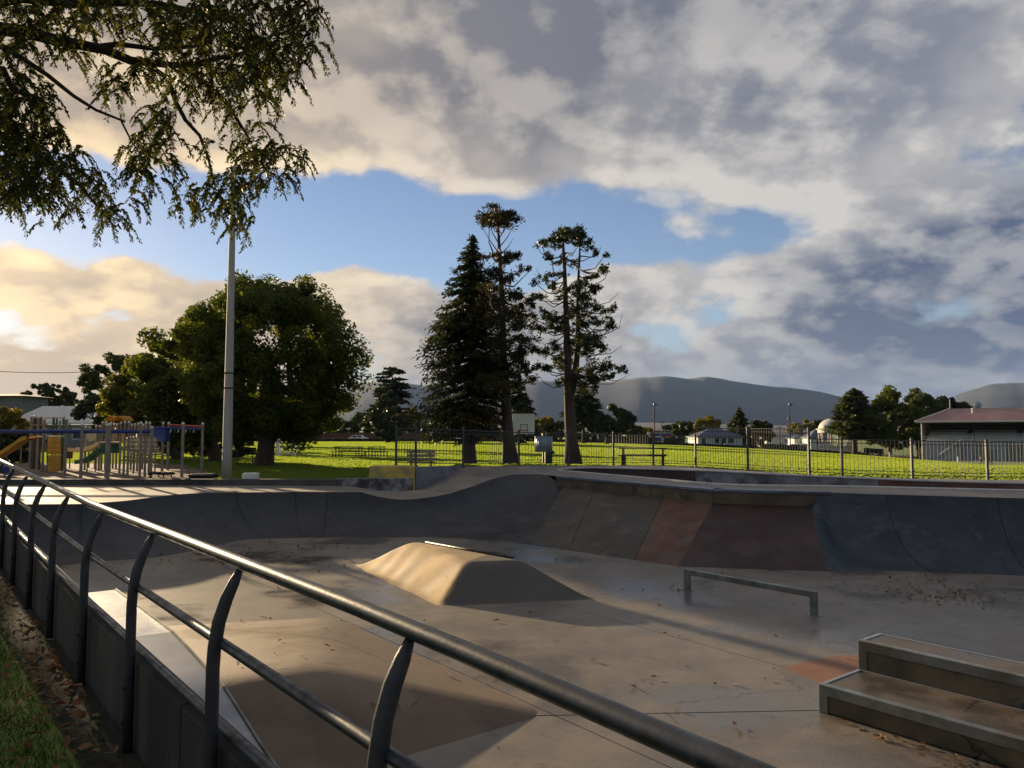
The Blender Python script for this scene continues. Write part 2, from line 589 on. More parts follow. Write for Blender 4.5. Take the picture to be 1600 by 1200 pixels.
M['leaf_round'] = leaf_mat('broadleaf_foliage', (0.050, 0.084, 0.016), (0.105, 0.125, 0.024), 0.5, 0.5, (1.35, 1.25, 0.4))
M['leaf_gold'] = leaf_mat('golden_foliage', (0.085, 0.110, 0.018), (0.155, 0.150, 0.024), 0.5, 0.45, (1.35, 1.25, 0.4))
M['leaf_dark'] = leaf_mat('dark_evergreen_foliage', (0.024, 0.042, 0.017), (0.050, 0.064, 0.022), 0.6, 0.25)
M['leaf_mid'] = leaf_mat('mid_green_foliage', (0.040, 0.066, 0.020), (0.080, 0.100, 0.028), 0.5, 0.35)
M['leaf_yellow'] = leaf_mat('yellow_green_foliage', (0.12, 0.125, 0.022), (0.20, 0.17, 0.03), 0.4, 0.4, (1.3, 1.1, 0.4))
M['leaf_brown'] = leaf_mat('bronze_conifer_foliage', (0.050, 0.042, 0.018), (0.085, 0.062, 0.026), 0.6, 0.28)
M['leaf_tall'] = leaf_mat('tall_conifer_foliage', (0.026, 0.034, 0.015), (0.062, 0.052, 0.022), 0.6, 0.26)
M['leaf_hang'] = leaf_mat('feathery_leaflet', (0.024, 0.043, 0.012), (0.062, 0.062, 0.016), 0.8, 0.42, (1.3, 1.2, 0.35))
M['fence'] = mat('fence_grey_steel', (0.075, 0.082, 0.088), (0.055, 0.060, 0.066), 5, 0.6, metal=0.2)
M['wood'] = mat('silvered_timber', (0.36, 0.31, 0.25), (0.25, 0.215, 0.175), 6, 0.8, bump=0.2)
M['dark_wood'] = mat('dark_timber', (0.040, 0.034, 0.030), (0.025, 0.022, 0.020), 6, 0.75)
M['black'] = mat('black_paint', (0.015, 0.015, 0.017), rough=0.5)
M['white'] = mat('white_paint', (0.78, 0.78, 0.76), (0.66, 0.66, 0.64), 3, 0.55)
M['board'] = mat('white_backboard', (0.80, 0.86, 0.95), (0.74, 0.80, 0.89), 2, 0.3)
M['hoop'] = mat('orange_hoop', (0.55, 0.10, 0.04), rough=0.5)
M['corr'] = mat('corrugated_zinc', (0.36, 0.44, 0.58), (0.30, 0.37, 0.50), 4, 0.45, metal=0.3)
M['conc_pole'] = mat('concrete_pole', (0.46, 0.44, 0.40), (0.36, 0.345, 0.315), 3, 0.8, bump=0.2, stretch=(1, 1, 0.2))
M['play_post'] = mat('play_post_grey', (0.30, 0.275, 0.23), (0.21, 0.195, 0.165), 5, 0.6)
M['play_brown'] = mat('play_post_brown', (0.085, 0.068, 0.050), (0.06, 0.048, 0.036), 5, 0.7)
M['blue'] = mat('blue_paint', (0.020, 0.050, 0.26), (0.015, 0.040, 0.20), 4, 0.4)
M['yellow'] = mat('yellow_plastic', (0.66, 0.36, 0.035), (0.56, 0.30, 0.03), 4, 0.45)
M['green'] = mat('green_plastic', (0.018, 0.145, 0.088), (0.014, 0.11, 0.07), 4, 0.4)
M['cream'] = mat('cream_plastic', (0.78, 0.63, 0.38), (0.66, 0.52, 0.31), 4, 0.5)
M['redp'] = mat('red_plastic', (0.42, 0.06, 0.035), (0.34, 0.05, 0.03), 4, 0.45)
M['maroon'] = mat('maroon_plastic', (0.16, 0.06, 0.055), rough=0.6)
M['cap'] = mat('metal_post_cap', (0.80, 0.78, 0.72), rough=0.3, metal=0.3)
M['roof_slate'] = mat('slate_blue_roof', (0.080, 0.095, 0.145), (0.06, 0.07, 0.11), 2, 0.6)
M['roof_red'] = mat('faded_red_roof', (0.36, 0.20, 0.185), (0.30, 0.165, 0.155), 0.5, 0.55, c3=(0.40, 0.24, 0.215), s3=0.2)
M['roof_brown'] = mat('brown_roof', (0.085, 0.055, 0.042), rough=0.8)
M['roof_white'] = mat('white_roof', (0.62, 0.60, 0.57), (0.55, 0.53, 0.50), 1, 0.5)
M['pale_wall'] = mat('pale_weatherboard', (0.52, 0.60, 0.62), (0.45, 0.52, 0.54), 1, 0.7)
M['glass'] = mat('dark_window_glass', (0.03, 0.04, 0.055), rough=0.1)
M['door_green'] = mat('green_door', (0.02, 0.075, 0.055), rough=0.5)
M['stone'] = mat('cream_stone', (0.66, 0.62, 0.52), (0.54, 0.50, 0.42), 1.5, 0.75)
M['dome'] = mat('weathered_dome', (0.50, 0.50, 0.46), (0.40, 0.42, 0.40), 1, 0.6)
M['stand'] = mat('grandstand_concrete', (0.30, 0.33, 0.36), (0.23, 0.255, 0.285), 0.6, 0.8, c3=(0.19, 0.20, 0.215), s3=0.3)
M['seat'] = mat('bench_seat_grey', (0.60, 0.66, 0.66), (0.50, 0.55, 0.56), 1, 0.7)
M['hedge'] = leaf_mat('hedge_foliage', (0.022, 0.040, 0.016), (0.040, 0.058, 0.020), 1, 0.2)
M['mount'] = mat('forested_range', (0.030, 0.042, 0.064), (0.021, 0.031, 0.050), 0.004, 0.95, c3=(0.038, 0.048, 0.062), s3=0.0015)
M['skin'] = mat('skin', (0.42, 0.26, 0.19), rough=0.6)
M['navy'] = mat('navy_cloth', (0.03, 0.035, 0.07), rough=0.8)
M['truck_red'] = mat('truck_red', (0.45, 0.04, 0.035), rough=0.4)
M['tyre'] = mat('tyre_rubber', (0.02, 0.02, 0.02), rough=0.9)
M['brick_red'] = mat('red_brick_wall', (0.15, 0.065, 0.045), (0.11, 0.05, 0.04), 0.6, 0.9)
M['grey_wall'] = mat('grey_cladding', (0.21, 0.22, 0.22), rough=0.8)

# ------------------------------------------------------------------ the wall frame of the skate park
WD = Vector((-0.618, 0.786, 0))        # along the boundary wall, away from the camera
WN = Vector((0.786, 0.618, 0))         # across it, into the park


def W(p, t, z=0.0):
    return WN * p + WD * t + Vector((0, 0, z))


FLOOR = -1.0


# ------------------------------------------------------------------ terrain
def terrain_z(x, y):
    u = min(max(y - 34, 0.0), 230.0) / 100.0
    tx = min(max(x / max(y, 20.0), 0.0), 0.62)
    return -u * (0.28 + 1.39 * tx + 7.7 * tx * tx)


LIP = [  # lip of the banks around the pit: x, y, z
    (-19.0, 17.3, 0.0), (-10.6, 17.35, 0.0), (-9.7, 17.55, 0.0), (-9.15, 18.1, 0.0), (-8.95, 19.0, 0.0), (-8.75, 19.9, 0.0),
    (-8.3, 20.5, 0.0), (-7.4, 20.75, 0.0), (-4.4, 20.9, 0.0), (-3.95, 20.95, -0.05), (-3.5, 21.0, -0.16), (-2.8, 21.1, -0.22),
    (-1.9, 21.6, -0.13), (-1.2, 22.4, 0.03), (-0.6, 23.2, 0.20), (-0.05, 23.75, 0.30), (0.55, 23.85, 0.32), (1.05, 23.55, 0.31),
    (1.30, 23.0, 0.30)]
LEDGE = [(1.30, 22.9), (4.55, 17.55), (6.55, 16.85)]
LIP_R = [(6.55, 16.85, 0.30), (7.5, 16.45, 0.30), (10.4, 15.55, 0.28), (14.0, 14.6, 0.27), (19.0, 13.4, 0.25)]
FENCE = [(-3.04, 24.6, 0.50), (-1.6, 25.2, 0.49), (0.25, 27.7, 0.42), (2.07, 28.2, 0.40), (3.87, 29.4, 0.36), (5.5, 30.0, 0.33),
         (7.05, 29.6, 0.28), (8.5, 27.8, 0.24), (9.75, 25.3, 0.21), (10.65, 24.9, 0.20), (12.6, 24.3, 0.16), (14.9, 24.2, 0.12),
         (17.5, 24.2, 0.10)]
LOWWALL_Y = 23.4


def in_poly(x, y, poly):
    c = False
    n = len(poly)
    for i in range(n):
        x1, y1 = poly[i][0], poly[i][1]
        x2, y2 = poly[(i + 1) % n][0], poly[(i + 1) % n][1]
        if (y1 > y) != (y2 > y) and x < (x2 - x1) * (y - y1) / (y2 - y1) + x1:
            c = not c
    return c


PIT = [tuple(W(1.06, t)[:2]) for t in (27.4, -9.0)] + [(20.0, -9.0), (20.0, 24.0)] + \
      [(q[0], q[1] - 0.05) for q in reversed(FENCE)] + [(-3.1, 23.55), (-17.6, 23.55)]


def build_ground():
    def axis(lo, hi, step, far, grow):
        a = list(np.arange(lo, hi + 1e-6, step))
        s, v = step, hi
        while v < far:
            s *= grow
            v += s
            a.append(v)
        s, v = step, lo
        b = []
        while v > -far:
            s *= grow
            v -= s
            b.append(v)
        return b[::-1] + a
    xs = axis(-22, 21, 0.2, 9000, 1.11)
    ys = axis(-10, 31, 0.2, 9000, 1.11)
    vs, fs = [], []
    nx = len(xs)
    for y in ys:
        for x in xs:
            if -22 < x < 21 and -10 < y < 31 and in_poly(x, y, PIT):
                z = -1.6
            else:
                z = terrain_z(x, y)
                if y > 24.5 and y < 40 and x > -3.2:      # bank behind the fence, rising to the deck
                    k = min(1, (y - 24.5) / 2) * max(0, 1 - max(0, y - 31) / 8) * min(1, (x + 3.2) / 1.0)
                    z += k * max(0.05, 0.30 - 0.015 * max(x, 0))
            vs.append((x, y, z))
    for j in range(len(ys) - 1):
        for i in range(nx - 1):
            a = j * nx + i
            fs.append((a, a + 1, a + nx + 1, a + nx))
    me = bpy.data.meshes.new('ground')
    me.from_pydata(vs, [], fs)
    me.materials.append(M['grass_ground'])
    o = bpy.data.objects.new('ground', me)
    COL.objects.link(o)
    structure(o)


build_ground()

# strip of leafy soil along the outside of the wall
_m = MB()
_m.add([W(0.70, -4, 0.012), W(0.955, -4, 0.012), W(0.955, 27, 0.012), W(0.62, 27, 0.012), W(0.62, 9, 0.012), W(0.72, 4, 0.012)], [(0, 1, 2, 3, 4, 5)])
structure(_m.build('soil_strip', M['soil']))
# bark-chip play area behind the low wall
_m = MB()
_m.add([(-26, 23.7, 0.012), (-9.4, 23.7, 0.012), (-10.5, 27.5, 0.012), (-13.2, 33.0, 0.012), (-17, 39.5, 0.012), (-34, 41, 0.010)], [(0, 1, 2, 3, 4, 5)])
structure(_m.build('bark_chip_play_area', M['bark_path']))


# ------------------------------------------------------------------ mountains
def build_hills(name, prof, d0, d1, seed, amp):
    """range whose skyline follows prof: (photo column, degrees of slope above the horizon x1000)"""
    rng = np.random.default_rng(seed)
    cols = np.linspace(prof[0][0], prof[-1][0], 300)
    px = [p[0] for p in prof]
    hh = [p[1] for p in prof]
    rows = 26
    ph = rng.uniform(0, 6.28, (10, 2))
    vs, fs = [], []
    for j in range(rows + 1):
        for i, c in enumerate(cols):
            v = j / rows
            d = d0 + (d1 - d0) * v
            tx = (c - 800) / FPX
            h = np.interp(c, px, hh) / FPX * (d0 + (d1 - d0) * 0.62)
            up = v / 0.62 if v < 0.62 else max(0.0, 1 - (v - 0.62) / 0.38) ** 1.3
            ridge = 0
            for k in range(10):
                fr = 0.017 * 1.5 ** k
                ridge += math.sin(c * fr + ph[k, 0] + 1.2 * math.sin(v * 7 + ph[k, 1])) / (1.3 ** k)
            z = h * (up ** 0.85) + amp * 0.06 * ridge * up * (1 - up) * 2 + amp * 0.16 * ridge * up ** 2
            vs.append((tx * d, d, z - 12))
    n = len(cols)
    for j in range(rows):
        for i in range(n - 1):
            a = j * n + i
            fs.append((a, a + 1, a + n + 1, a + n))
    me = bpy.data.meshes.new(name)
    me.from_pydata(vs, [], fs)
    for p in me.polygons:
        p.use_smooth = True
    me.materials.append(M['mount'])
    o = bpy.data.objects.new(name, me)
    COL.objects.link(o)
    return structure(o)


build_hills('mountain_range', [(-500, 40), (100, 50), (480, 62), (560, 80), (600, 84), (700, 74), (800, 82), (850, 84), (900, 80), (960, 84), (1000, 92),
                               (1045, 91), (1075, 86), (1105, 90), (1140, 84), (1180, 78), (1230, 74), (1290, 66), (1330, 56), (1400, 40),
                               (1460, 44), (1500, 64), (1550, 78), (1600, 80), (1700, 92), (2100, 70)], 3800, 7000, 4, 24)
build_hills('foothills', [(-500, 8), (300, 10), (700, 14), (900, 20), (1000, 22), (1100, 19), (1200, 17), (1300, 16), (1500, 12), (2100, 8)], 2200, 3400, 9, 5)

# ------------------------------------------------------------------ air
def build_haze():
    m = bpy.data.materials.new('haze_air')
    m.use_nodes = True
    t = m.node_tree
    t.nodes.clear()
    out = t.nodes.new('ShaderNodeOutputMaterial')
    pv = t.nodes.new('ShaderNodeVolumePrincipled')
    pv.inputs['Color'].default_value = (0.36, 0.56, 1.0, 1)
    pv.inputs['Density'].default_value = 0.000026
    pv.inputs['Anisotropy'].default_value = 0.15
    t.links.new(pv.outputs[0], out.inputs['Volume'])
    b = MB()
    b.box((0, 3500, 290), (19500, 13000, 640))
    o = b.build('haze', m)
    o['kind'] = 'stuff'
    o['label'] = 'pale haze in the air before the mountains'
    o['category'] = 'haze'
    o.visible_shadow = True


build_haze()

# ------------------------------------------------------------------ skate park: floor slabs
BOT = [(-19, 15.3), (-10.2, 15.3), (-8.4, 15.7), (-7.4, 16.4), (-7.0, 17.3), (-6.8, 18.1), (-6.5, 18.8), (-6.0, 19.1),
       (-4.4, 19.3), (-3.95, 19.35), (-3.5, 19.35), (-2.8, 19.4), (-2.1, 19.3), (-1.5, 19.2), (-1.0, 19.0), (-0.6, 18.8),
       (-0.2, 18.6), (0.1, 18.4), (0.4, 18.1)]
BOT_L = [(0.4, 18.1), (3.24, 15.15), (5.9, 14.6)]
BOT_R = [(5.9, 14.6), (6.7, 14.65), (7.6, 14.6), (10.0, 14.0), (13.6, 13.1), (18.6, 11.8)]


def cdt_mesh(outer, holes, extra_pts, extra_edges):
    vs, es = [], []
    for loop in [outer] + holes:
        b = len(vs)
        vs += [Vector((p[0], p[1])) for p in loop]
        es += [(b + i, b + (i + 1) % len(loop)) for i in range(len(loop))]
    for a, c in extra_edges:
        b = len(vs)
        vs += [Vector(a), Vector(c)]
        es.append((b, b + 1))
    vs += [Vector(p) for p in extra_pts]
    r = delaunay_2d_cdt(vs, es, [], 0, 1e-5)
    V2, F2 = r[0], r[2]
    keep = []
    for f in F2:
        cx = sum(V2[i].x for i in f) / len(f)
        cy = sum(V2[i].y for i in f) / len(f)
        if in_poly(cx, cy, outer) and not any(in_poly(cx, cy, h) for h in holes):
            keep.append(tuple(f))
    return V2, keep


FLOOR_OUT = [tuple(W(1.03, t)[:2]) for t in (23.5, -9.0)] + [(20, -9), (20, 11.3)] + \
            [(x, y + 0.25) for x, y in reversed(BOT_R)] + [(x, y + 0.25) for x, y in reversed(BOT_L[:-1])] + [(x, y + 0.25) for x, y in reversed(BOT[:-1])]


def build_floor():
    base = MB()
    V2, F2 = cdt_mesh(FLOOR_OUT, [], [], [])
    base.add([(v.x, v.y, FLOOR - 0.03) for v in V2], F2)
    root = structure(base.build('skatepark_floor', M['joint']))
    lines = []           # point, direction

    def ln(a, b):
        a, b = Vector(a[:2]), Vector(b[:2])
        lines.append((a, (b - a).normalized()))
    ln(at(690, 958, z=-1), at(1075, 922, z=-1))
    ln(at(860, 941, z=-1), at(1229, 1044, z=-1))
    ln(at(850, 1118, z=-1), at(1280, 1110, z=-1))
    ln(at(525, 964, z=-1), at(874, 1121, z=-1))
    ln(at(411, 881, z=-1), at(520, 884, z=-1))
    ln((8.5, 10.0), (9.1, 9.2))
    ln((-0.5, 3.0), (3.0, 3.1))
    ee, gap = [], 0.006
    for a, d in lines:
        n = Vector((-d.y, d.x))
        for s in (-gap, gap):
            ee.append((a + n * s - d * 45, a + n * s + d * 45))
    V2, F2 = cdt_mesh(FLOOR_OUT, [], [], ee)
    groups = {}
    for f in F2:
        c = sum((V2[i] for i in f), Vector((0, 0))) / len(f)
        sig = []
        for a, d in lines:
            s = (c - a).dot(Vector((-d.y, d.x)))
            if abs(s) < gap * 0.98:
                sig = None
                break
            sig.append(s > 0)
        if sig is not None:
            groups.setdefault(tuple(sig), []).append(f)
    rng = random.Random(5)
    for sig, fl in groups.items():
        idx = sorted({i for f in fl for i in f})
        mp = {v: k for k, v in enumerate(idx)}
        z = FLOOR + rng.uniform(-0.002, 0.002)
        n = len(idx)
        vs = [(V2[i].x, V2[i].y, z) for i in idx] + [(V2[i].x, V2[i].y, FLOOR - 0.028) for i in idx]
        fs = [tuple(mp[i] for i in f) for f in fl]
        cnt = {}
        for f in fs:
            for k in range(len(f)):
                e = (f[k], f[(k + 1) % len(f)])
                cnt[tuple(sorted(e))] = cnt.get(tuple(sorted(e)), 0) + 1
        fs += [(a, b, b + n, a + n) for (a, b), c in cnt.items() if c == 1]
        m = MB()
        m.add(vs, fs)
        m.build('slab', M['floor'], root)
    # orange painted patch by the ledges, a thin sheet of paint
    m = MB()
    pts = [at(px, py, z=FLOOR) for px, py in ((1226, 1045), (1245, 1038), (1270, 1031.5), (1300, 1027), (1330, 1024.5), (1360, 1023))]
    pts += [W(7.9, 3.9), W(6.85, 3.9), at(1281, 1066, z=FLOOR)]
    m.prism([(q.x, q.y) for q in pts], FLOOR + 0.003, FLOOR + 0.006)
    m.build('painted_patch', M['orange'], root)
    return root


floor_root = build_floor()


# ------------------------------------------------------------------ skate park: banks and quarter pipes
def resample(st, per):
    """catmull-rom through stations (tuples of equal length)"""
    st = [np.array(s, float) for s in st]
    out = []
    for i in range(len(st) - 1):
        p0, p1, p2, p3 = st[max(0, i - 1)], st[i], st[i + 1], st[min(len(st) - 1, i + 2)]
        for k in range(per):
            t = k / per
            out.append(0.5 * (2 * p1 + (p2 - p0) * t + (2 * p0 - 5 * p1 + 4 * p2 - p3) * t * t + (3 * p1 - p0 - 3 * p2 + p3) * t ** 3))
    out.append(st[-1])
    return out


def loft(name, st, matl, per=4, rows=16, parent=None, thick=0.0):
    """st rows: lip x,y,z, bottom x,y, curve (1 = quarter pipe, 0 = flat bank)"""
    S = resample(st, per) if per > 1 else [np.array(s, float) for s in st]
    vs, fs = [], []
    for s in S:
        lx, ly, lz, bx, by, k = s
        for j in range(rows + 1):
            u = j / rows
            a = u * PI / 2 * 0.88
            hc, zc = math.sin(a) / math.sin(PI / 2 * 0.88), (1 - math.cos(a)) / (1 - math.cos(PI / 2 * 0.88))
            # a flat bank still meets the floor in a short curve
            hl, zl = u, u
            h = lerp(hl, hc, k)
            z = lerp(zl, zc, k)
            vs.append((lerp(bx, lx, h), lerp(by, ly, h), lerp(FLOOR + 0.004, lz, z)))
    n = rows + 1
    for i in range(len(S) - 1):
        for j in range(rows):
            a = i * n + j
            fs.append((a, a + n, a + n + 1, a + 1))
    m = MB()
    m.add(vs, fs)
    return m.build(name, matl, parent, smooth=True)


ST = [(*LIP[i], *BOT[i], 1.0 if i < 13 else max(0.55, 1 - (i - 12) * 0.08)) for i in range(18)]
ST.append((1.30, 23.1, 0.15, 0.30, 18.2, 0.35))
ST.append((1.46, 22.70, 0.0, 0.45, 18.05, 0.12))
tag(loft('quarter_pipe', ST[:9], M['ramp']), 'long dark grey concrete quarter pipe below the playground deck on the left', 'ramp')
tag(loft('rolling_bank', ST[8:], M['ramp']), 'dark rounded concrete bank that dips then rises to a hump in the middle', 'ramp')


def lg(u):                       # point on the first ledge run and on the floor below it
    a, b = Vector(LEDGE[0]), Vector(LEDGE[1])
    c, d = Vector(BOT_L[0]), Vector(BOT_L[1])
    p, q = a.lerp(b, u), c.lerp(d, u)
    return (p.x, p.y, 0.0, q.x, q.y, 0.0)


rb = thing('flat_bank', 'sloping concrete bank painted red at its right end under the long ledge', 'ramp', (3.2, 16.5, -1))
loft('bank_panel', [(1.46, 22.70, 0.0, 0.45, 18.05, 0.12), lg(0.1), lg(0.4), lg(0.74)], M['ramp_brown'], 1, 6, rb)
loft('red_panel', [lg(0.74), lg(0.85), lg(1.0)], M['red'], 1, 6, rb)
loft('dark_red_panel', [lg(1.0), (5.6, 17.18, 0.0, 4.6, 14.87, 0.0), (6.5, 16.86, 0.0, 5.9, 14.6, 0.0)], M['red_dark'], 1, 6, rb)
rq = loft('quarter_pipe', [(6.5, 16.86, 0.0, 5.9, 14.6, 0.0), (6.62, 16.84, 0.18, 6.2, 14.62, 0.5), (6.85, 16.76, 0.30, 6.7, 14.65, 1.0), (7.6, 16.42, 0.30, 7.6, 14.6, 1.0),
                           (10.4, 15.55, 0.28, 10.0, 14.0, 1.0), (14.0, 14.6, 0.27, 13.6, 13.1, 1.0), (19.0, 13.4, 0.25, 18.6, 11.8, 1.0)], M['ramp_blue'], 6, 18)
tag(rq, 'blue-grey concrete quarter pipe at the right edge beyond the grind rail', 'ramp')


def seam(parent, st, name='joint_line'):
    """dark joint running up a bank at one station"""
    lx, ly, lz, bx, by, k = st
    pts = []
    for j in range(13):
        u = j / 12
        a = u * PI / 2 * 0.88
        hc, zc = math.sin(a) / math.sin(PI / 2 * 0.88), (1 - math.cos(a)) / (1 - math.cos(PI / 2 * 0.88))
        pts.append((lerp(bx, lx, lerp(u, hc, k)), lerp(by, ly, lerp(u, hc, k)), lerp(FLOOR + 0.004, lz, lerp(u, zc, k))))
    m = MB()
    m.tube(pts, 0.0075, 5)
    m.build(name, M['joint'], parent)


_qs = resample([(7.6, 16.42, 0.30, 7.6, 14.6, 1.0), (10.4, 15.55, 0.28, 10.0, 14.0, 1.0), (14.0, 14.6, 0.27, 13.6, 13.1, 1.0)], 6)
for _i in (1, 5, 9):
    seam(rq, _qs[_i])
_ql = bpy.data.objects['quarter_pipe']
_ls = resample(ST[:9], 4)
for _i in (28, 30, 31):
    seam(_ql, _ls[_i])
for _u in (0.3, 0.74):
    seam(rb, lg(_u))


# the long ledge above the banks
def build_long_ledge():
    root = thing('long_ledge', 'long low concrete ledge with a steel edge above the red bank', 'ledge', (4.5, 17.5, 0))
    P = [Vector((*p, 0)) for p in LEDGE[:2]] + [Vector((6.92, 16.72, 0))]
    segs = [(P[0], P[1], 3), (P[1], P[2], 1)]
    for a, b, k in segs:
        d = (b - a).normalized()
        nrm = Vector((-d.y, d.x, 0))
        if nrm.y < 0:
            nrm = -nrm
        L = (b - a).length
        for i in range(k):
            s0, s1 = L * i / k + 0.006, L * (i + 1) / k - 0.006
            q = [a + d * s0, a + d * s1, a + d * s1 + nrm * 0.42, a + d * s0 + nrm * 0.42]
            m = MB()
            m.prism(q, -0.25, 0.255)
            m.build('block', M['ledge'], root, bevel=0.006)
            m = MB()
            q2 = [a + d * s0 - nrm * 0.02, a + d * s1 - nrm * 0.02, a + d * s1 + nrm * 0.44, a + d * s0 + nrm * 0.44]
            m.prism(q2, 0.258, 0.318)
            m.build('steel_edge', M['lip_steel'], root, bevel=0.006)


build_long_ledge()


# ------------------------------------------------------------------ deck and pool
def cr_loop(pts, per=5):
    n = len(pts)
    out = []
    for i in range(n):
        p0, p1, p2, p3 = [np.array(pts[(i + k) % n], float) for k in (-1, 0, 1, 2)]
        for k in range(per):
            t = k / per
            out.append(tuple(0.5 * (2 * p1 + (p2 - p0) * t + (2 * p0 - 5 * p1 + 4 * p2 - p3) * t * t + (3 * p1 - p0 - 3 * p2 + p3) * t ** 3)))
    return out


_near = [tuple(at(px, py, z=0.33)) for px, py in ((872, 735), (905, 738.5), (950, 742.5), (1030, 749.5), (1142, 758.5))]
_near += [(8.0, 18.3, 0.31), (11.5, 17.3, 0.29), (15.5, 16.6, 0.27)]
_far = [(17.5, 18.4, 0.24), (16.0, 20.4, 0.22)] + [tuple(at(px, py, z=z)) for px, py, z in ((1540, 754.5, 0.2), (1400, 750, 0.23), (1260, 744, 0.27), (1110, 736.5, 0.31), (1000, 733, 0.34), (915, 731.5, 0.35))]
RIM = cr_loop(_near + _far, 5)


def build_deck():
    ledge_back = [(LEDGE[0][0] + 0.15, LEDGE[0][1] + 0.1, 0.295), (LEDGE[1][0] + 0.12, LEDGE[1][1] + 0.2, 0.295), (6.5, 16.95, 0.295)]
    lipc = [tuple(s[:3]) for s in resample(ST[:18], 4)]
    lipr = [tuple(s[:3]) for s in resample([(6.85, 16.76, 0.30, 0, 0, 0), (7.6, 16.42, 0.30, 0, 0, 0), (10.4, 15.55, 0.28, 0, 0, 0), (14.0, 14.6, 0.27, 0, 0, 0), (19.0, 13.4, 0.25, 0, 0, 0)], 6)]
    outer = lipc + ledge_back + lipr + [(20.0, 13.2, 0.25), (20.0, 24.2, 0.10)] + list(reversed(FENCE[1:])) + \
        [(-2.3, 24.75, 0.14), (-3.0, 24.3, -0.16), (-3.05, 23.45, -0.22), (-3.9, 23.45, -0.17), (-4.8, 23.45, -0.03), (-5.6, 23.45, 0.0), (-12, 23.45, 0.0), (-19, 23.45, 0.0)]
    pts = []
    for x in np.arange(-18, 20, 0.7):
        for y in np.arange(13.5, 30, 0.7):
            if in_poly(x, y, outer) and not in_poly(x, y, RIM):
                if min(abs(x - p[0]) + abs(y - p[1]) for p in outer + RIM) > 0.35:
                    pts.append((x, y))
    V2, F2 = cdt_mesh(outer, [RIM], pts, [])
    ref = np.array(outer + RIM)
    vs = []
    for v in V2:
        dd = np.hypot(ref[:, 0] - v.x, ref[:, 1] - v.y)
        k = dd.argmin()
        if dd[k] < 1e-3:
            z = ref[k, 2]
        else:
            w = 1 / dd ** 3
            z = (w * ref[:, 2]).sum() / w.sum()
        vs.append((v.x, v.y, z))
    m = MB()
    m.add(vs, F2)
    structure(m.build('concrete_deck', M['deck'], smooth=True))


build_deck()


def build_pool():
    root = thing('skate_pool', 'sunken oval skate pool with red and grey painted walls and pale coping', 'pool', (9, 21, -0.8))
    ctr = np.mean(np.array(RIM), axis=0)
    n = len(RIM)
    rows = 8
    ring = []
    for j in range(rows + 1):
        a = j / rows * PI / 2
        s = 1 - (1 - math.cos(a)) * 1.5 / 3.2
        row = []
        for p in RIM:
            x = ctr[0] + (p[0] - ctr[0]) * s
            y = ctr[1] + (p[1] - ctr[1]) * s
            row.append((x, y, p[2] - 0.006 - 1.25 * math.sin(a)))
        ring.append(row)

    def part(name, i0, i1, mt):
        m = MB()
        vs, fs = [], []
        k = i1 - i0 + 1
        for j in range(rows + 1):
            vs += [ring[j][i % n] for i in range(i0, i1 + 1)]
        for j in range(rows):
            for i in range(k - 1):
                fs.append((j * k + i, j * k + i + 1, (j + 1) * k + i + 1, (j + 1) * k + i))
        m.add(vs, fs)
        m.build(name, mt, root, smooth=True)
    fi = 10 * 5                   # first far point
    part('grey_wall', 0, fi - 6, M['wing'])
    part('red_wall', fi - 6, fi + 6, M['red'])
    part('grey_wall', fi + 6, fi + 16, M['wing'])
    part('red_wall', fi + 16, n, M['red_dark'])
    m = MB()
    m.add([ring[rows][i] for i in range(n)], [tuple(range(n))])
    m.build('pool_floor', M['ramp'], root)
    m = MB()
    m.tube([(p[0], p[1], p[2] + 0.012) for p in RIM] + [(RIM[0][0], RIM[0][1], RIM[0][2] + 0.012)], 0.035, 6, cap=False)
    m.build('coping', M['coping'], root, smooth=True)
    # dark painted squiggles on the far wall: letters too worn to read
    rng = random.Random(3)
    for k, i0 in enumerate((fi + 8, fi + 12, fi + 13, fi + 15, fi + 16)):
        p = Vector(ring[1][i0])
        q = Vector(ring[1][i0 + 1])
        d = (q - p)
        pts = []
        for s in range(7):
            pts.append(p + d * (s / 6.0 * 0.5) + Vector((0, 0, 0.10 * math.sin(s * 2.1 + k) - 0.05)) - Vector((ctr[0] - 0, 0, 0)) * 0 + Vector((0, -0.06, 0.02)))
        m = MB()
        m.tube(pts, 0.011, 5)
        m.build('graffiti_mark', M['black'], root)


build_pool()


# ------------------------------------------------------------------ pyramid and hump
def smin(vals, k):
    a = vals[0]
    for b in vals[1:]:
        h = np.clip(0.5 + 0.5 * (b - a) / k, 0, 1)
        a = b * (1 - h) + a * h - k * h * (1 - h)
    return a


def height_thing(name, fn, x0, x1, y0, y1, step, matl, mask=None, parent=None):
    xs = np.arange(x0, x1, step)
    ys = np.arange(y0, y1, step)
    Xg, Yg = np.meshgrid(xs, ys)
    H = fn(Xg, Yg)
    idx = -np.ones(H.shape, int)
    vs, fs = [], []
    keep = H > -0.012
    for j in range(len(ys)):
        for i in range(len(xs)):
            if keep[j, i]:
                idx[j, i] = len(vs)
                vs.append((xs[i], ys[j], FLOOR + H[j, i]))
    for j in range(len(ys) - 1):
        for i in range(len(xs) - 1):
            q = (idx[j, i], idx[j, i + 1], idx[j + 1, i + 1], idx[j + 1, i])
            if min(q) >= 0 and (mask is None or mask(xs[i], ys[j])):
                fs.append(q)
    m = MB()
    m.add(vs, fs)
    return m.build(name, matl, parent, smooth=True)


def plane(px, py, nx, ny, slope):
    l = math.hypot(nx, ny)
    return lambda X_, Y_: ((X_ - px) * nx / l + (Y_ - py) * ny / l) * slope


pl = [plane(-1.07, 11.81, 0.87, 0.49, 0.70), plane(-1.07, 11.81, -0.19, 0.98, 0.62), plane(1.26, 12.26, -0.737, -0.675, 1.35), plane(-3.37, 15.15, 0.40, -0.92, 0.72)]


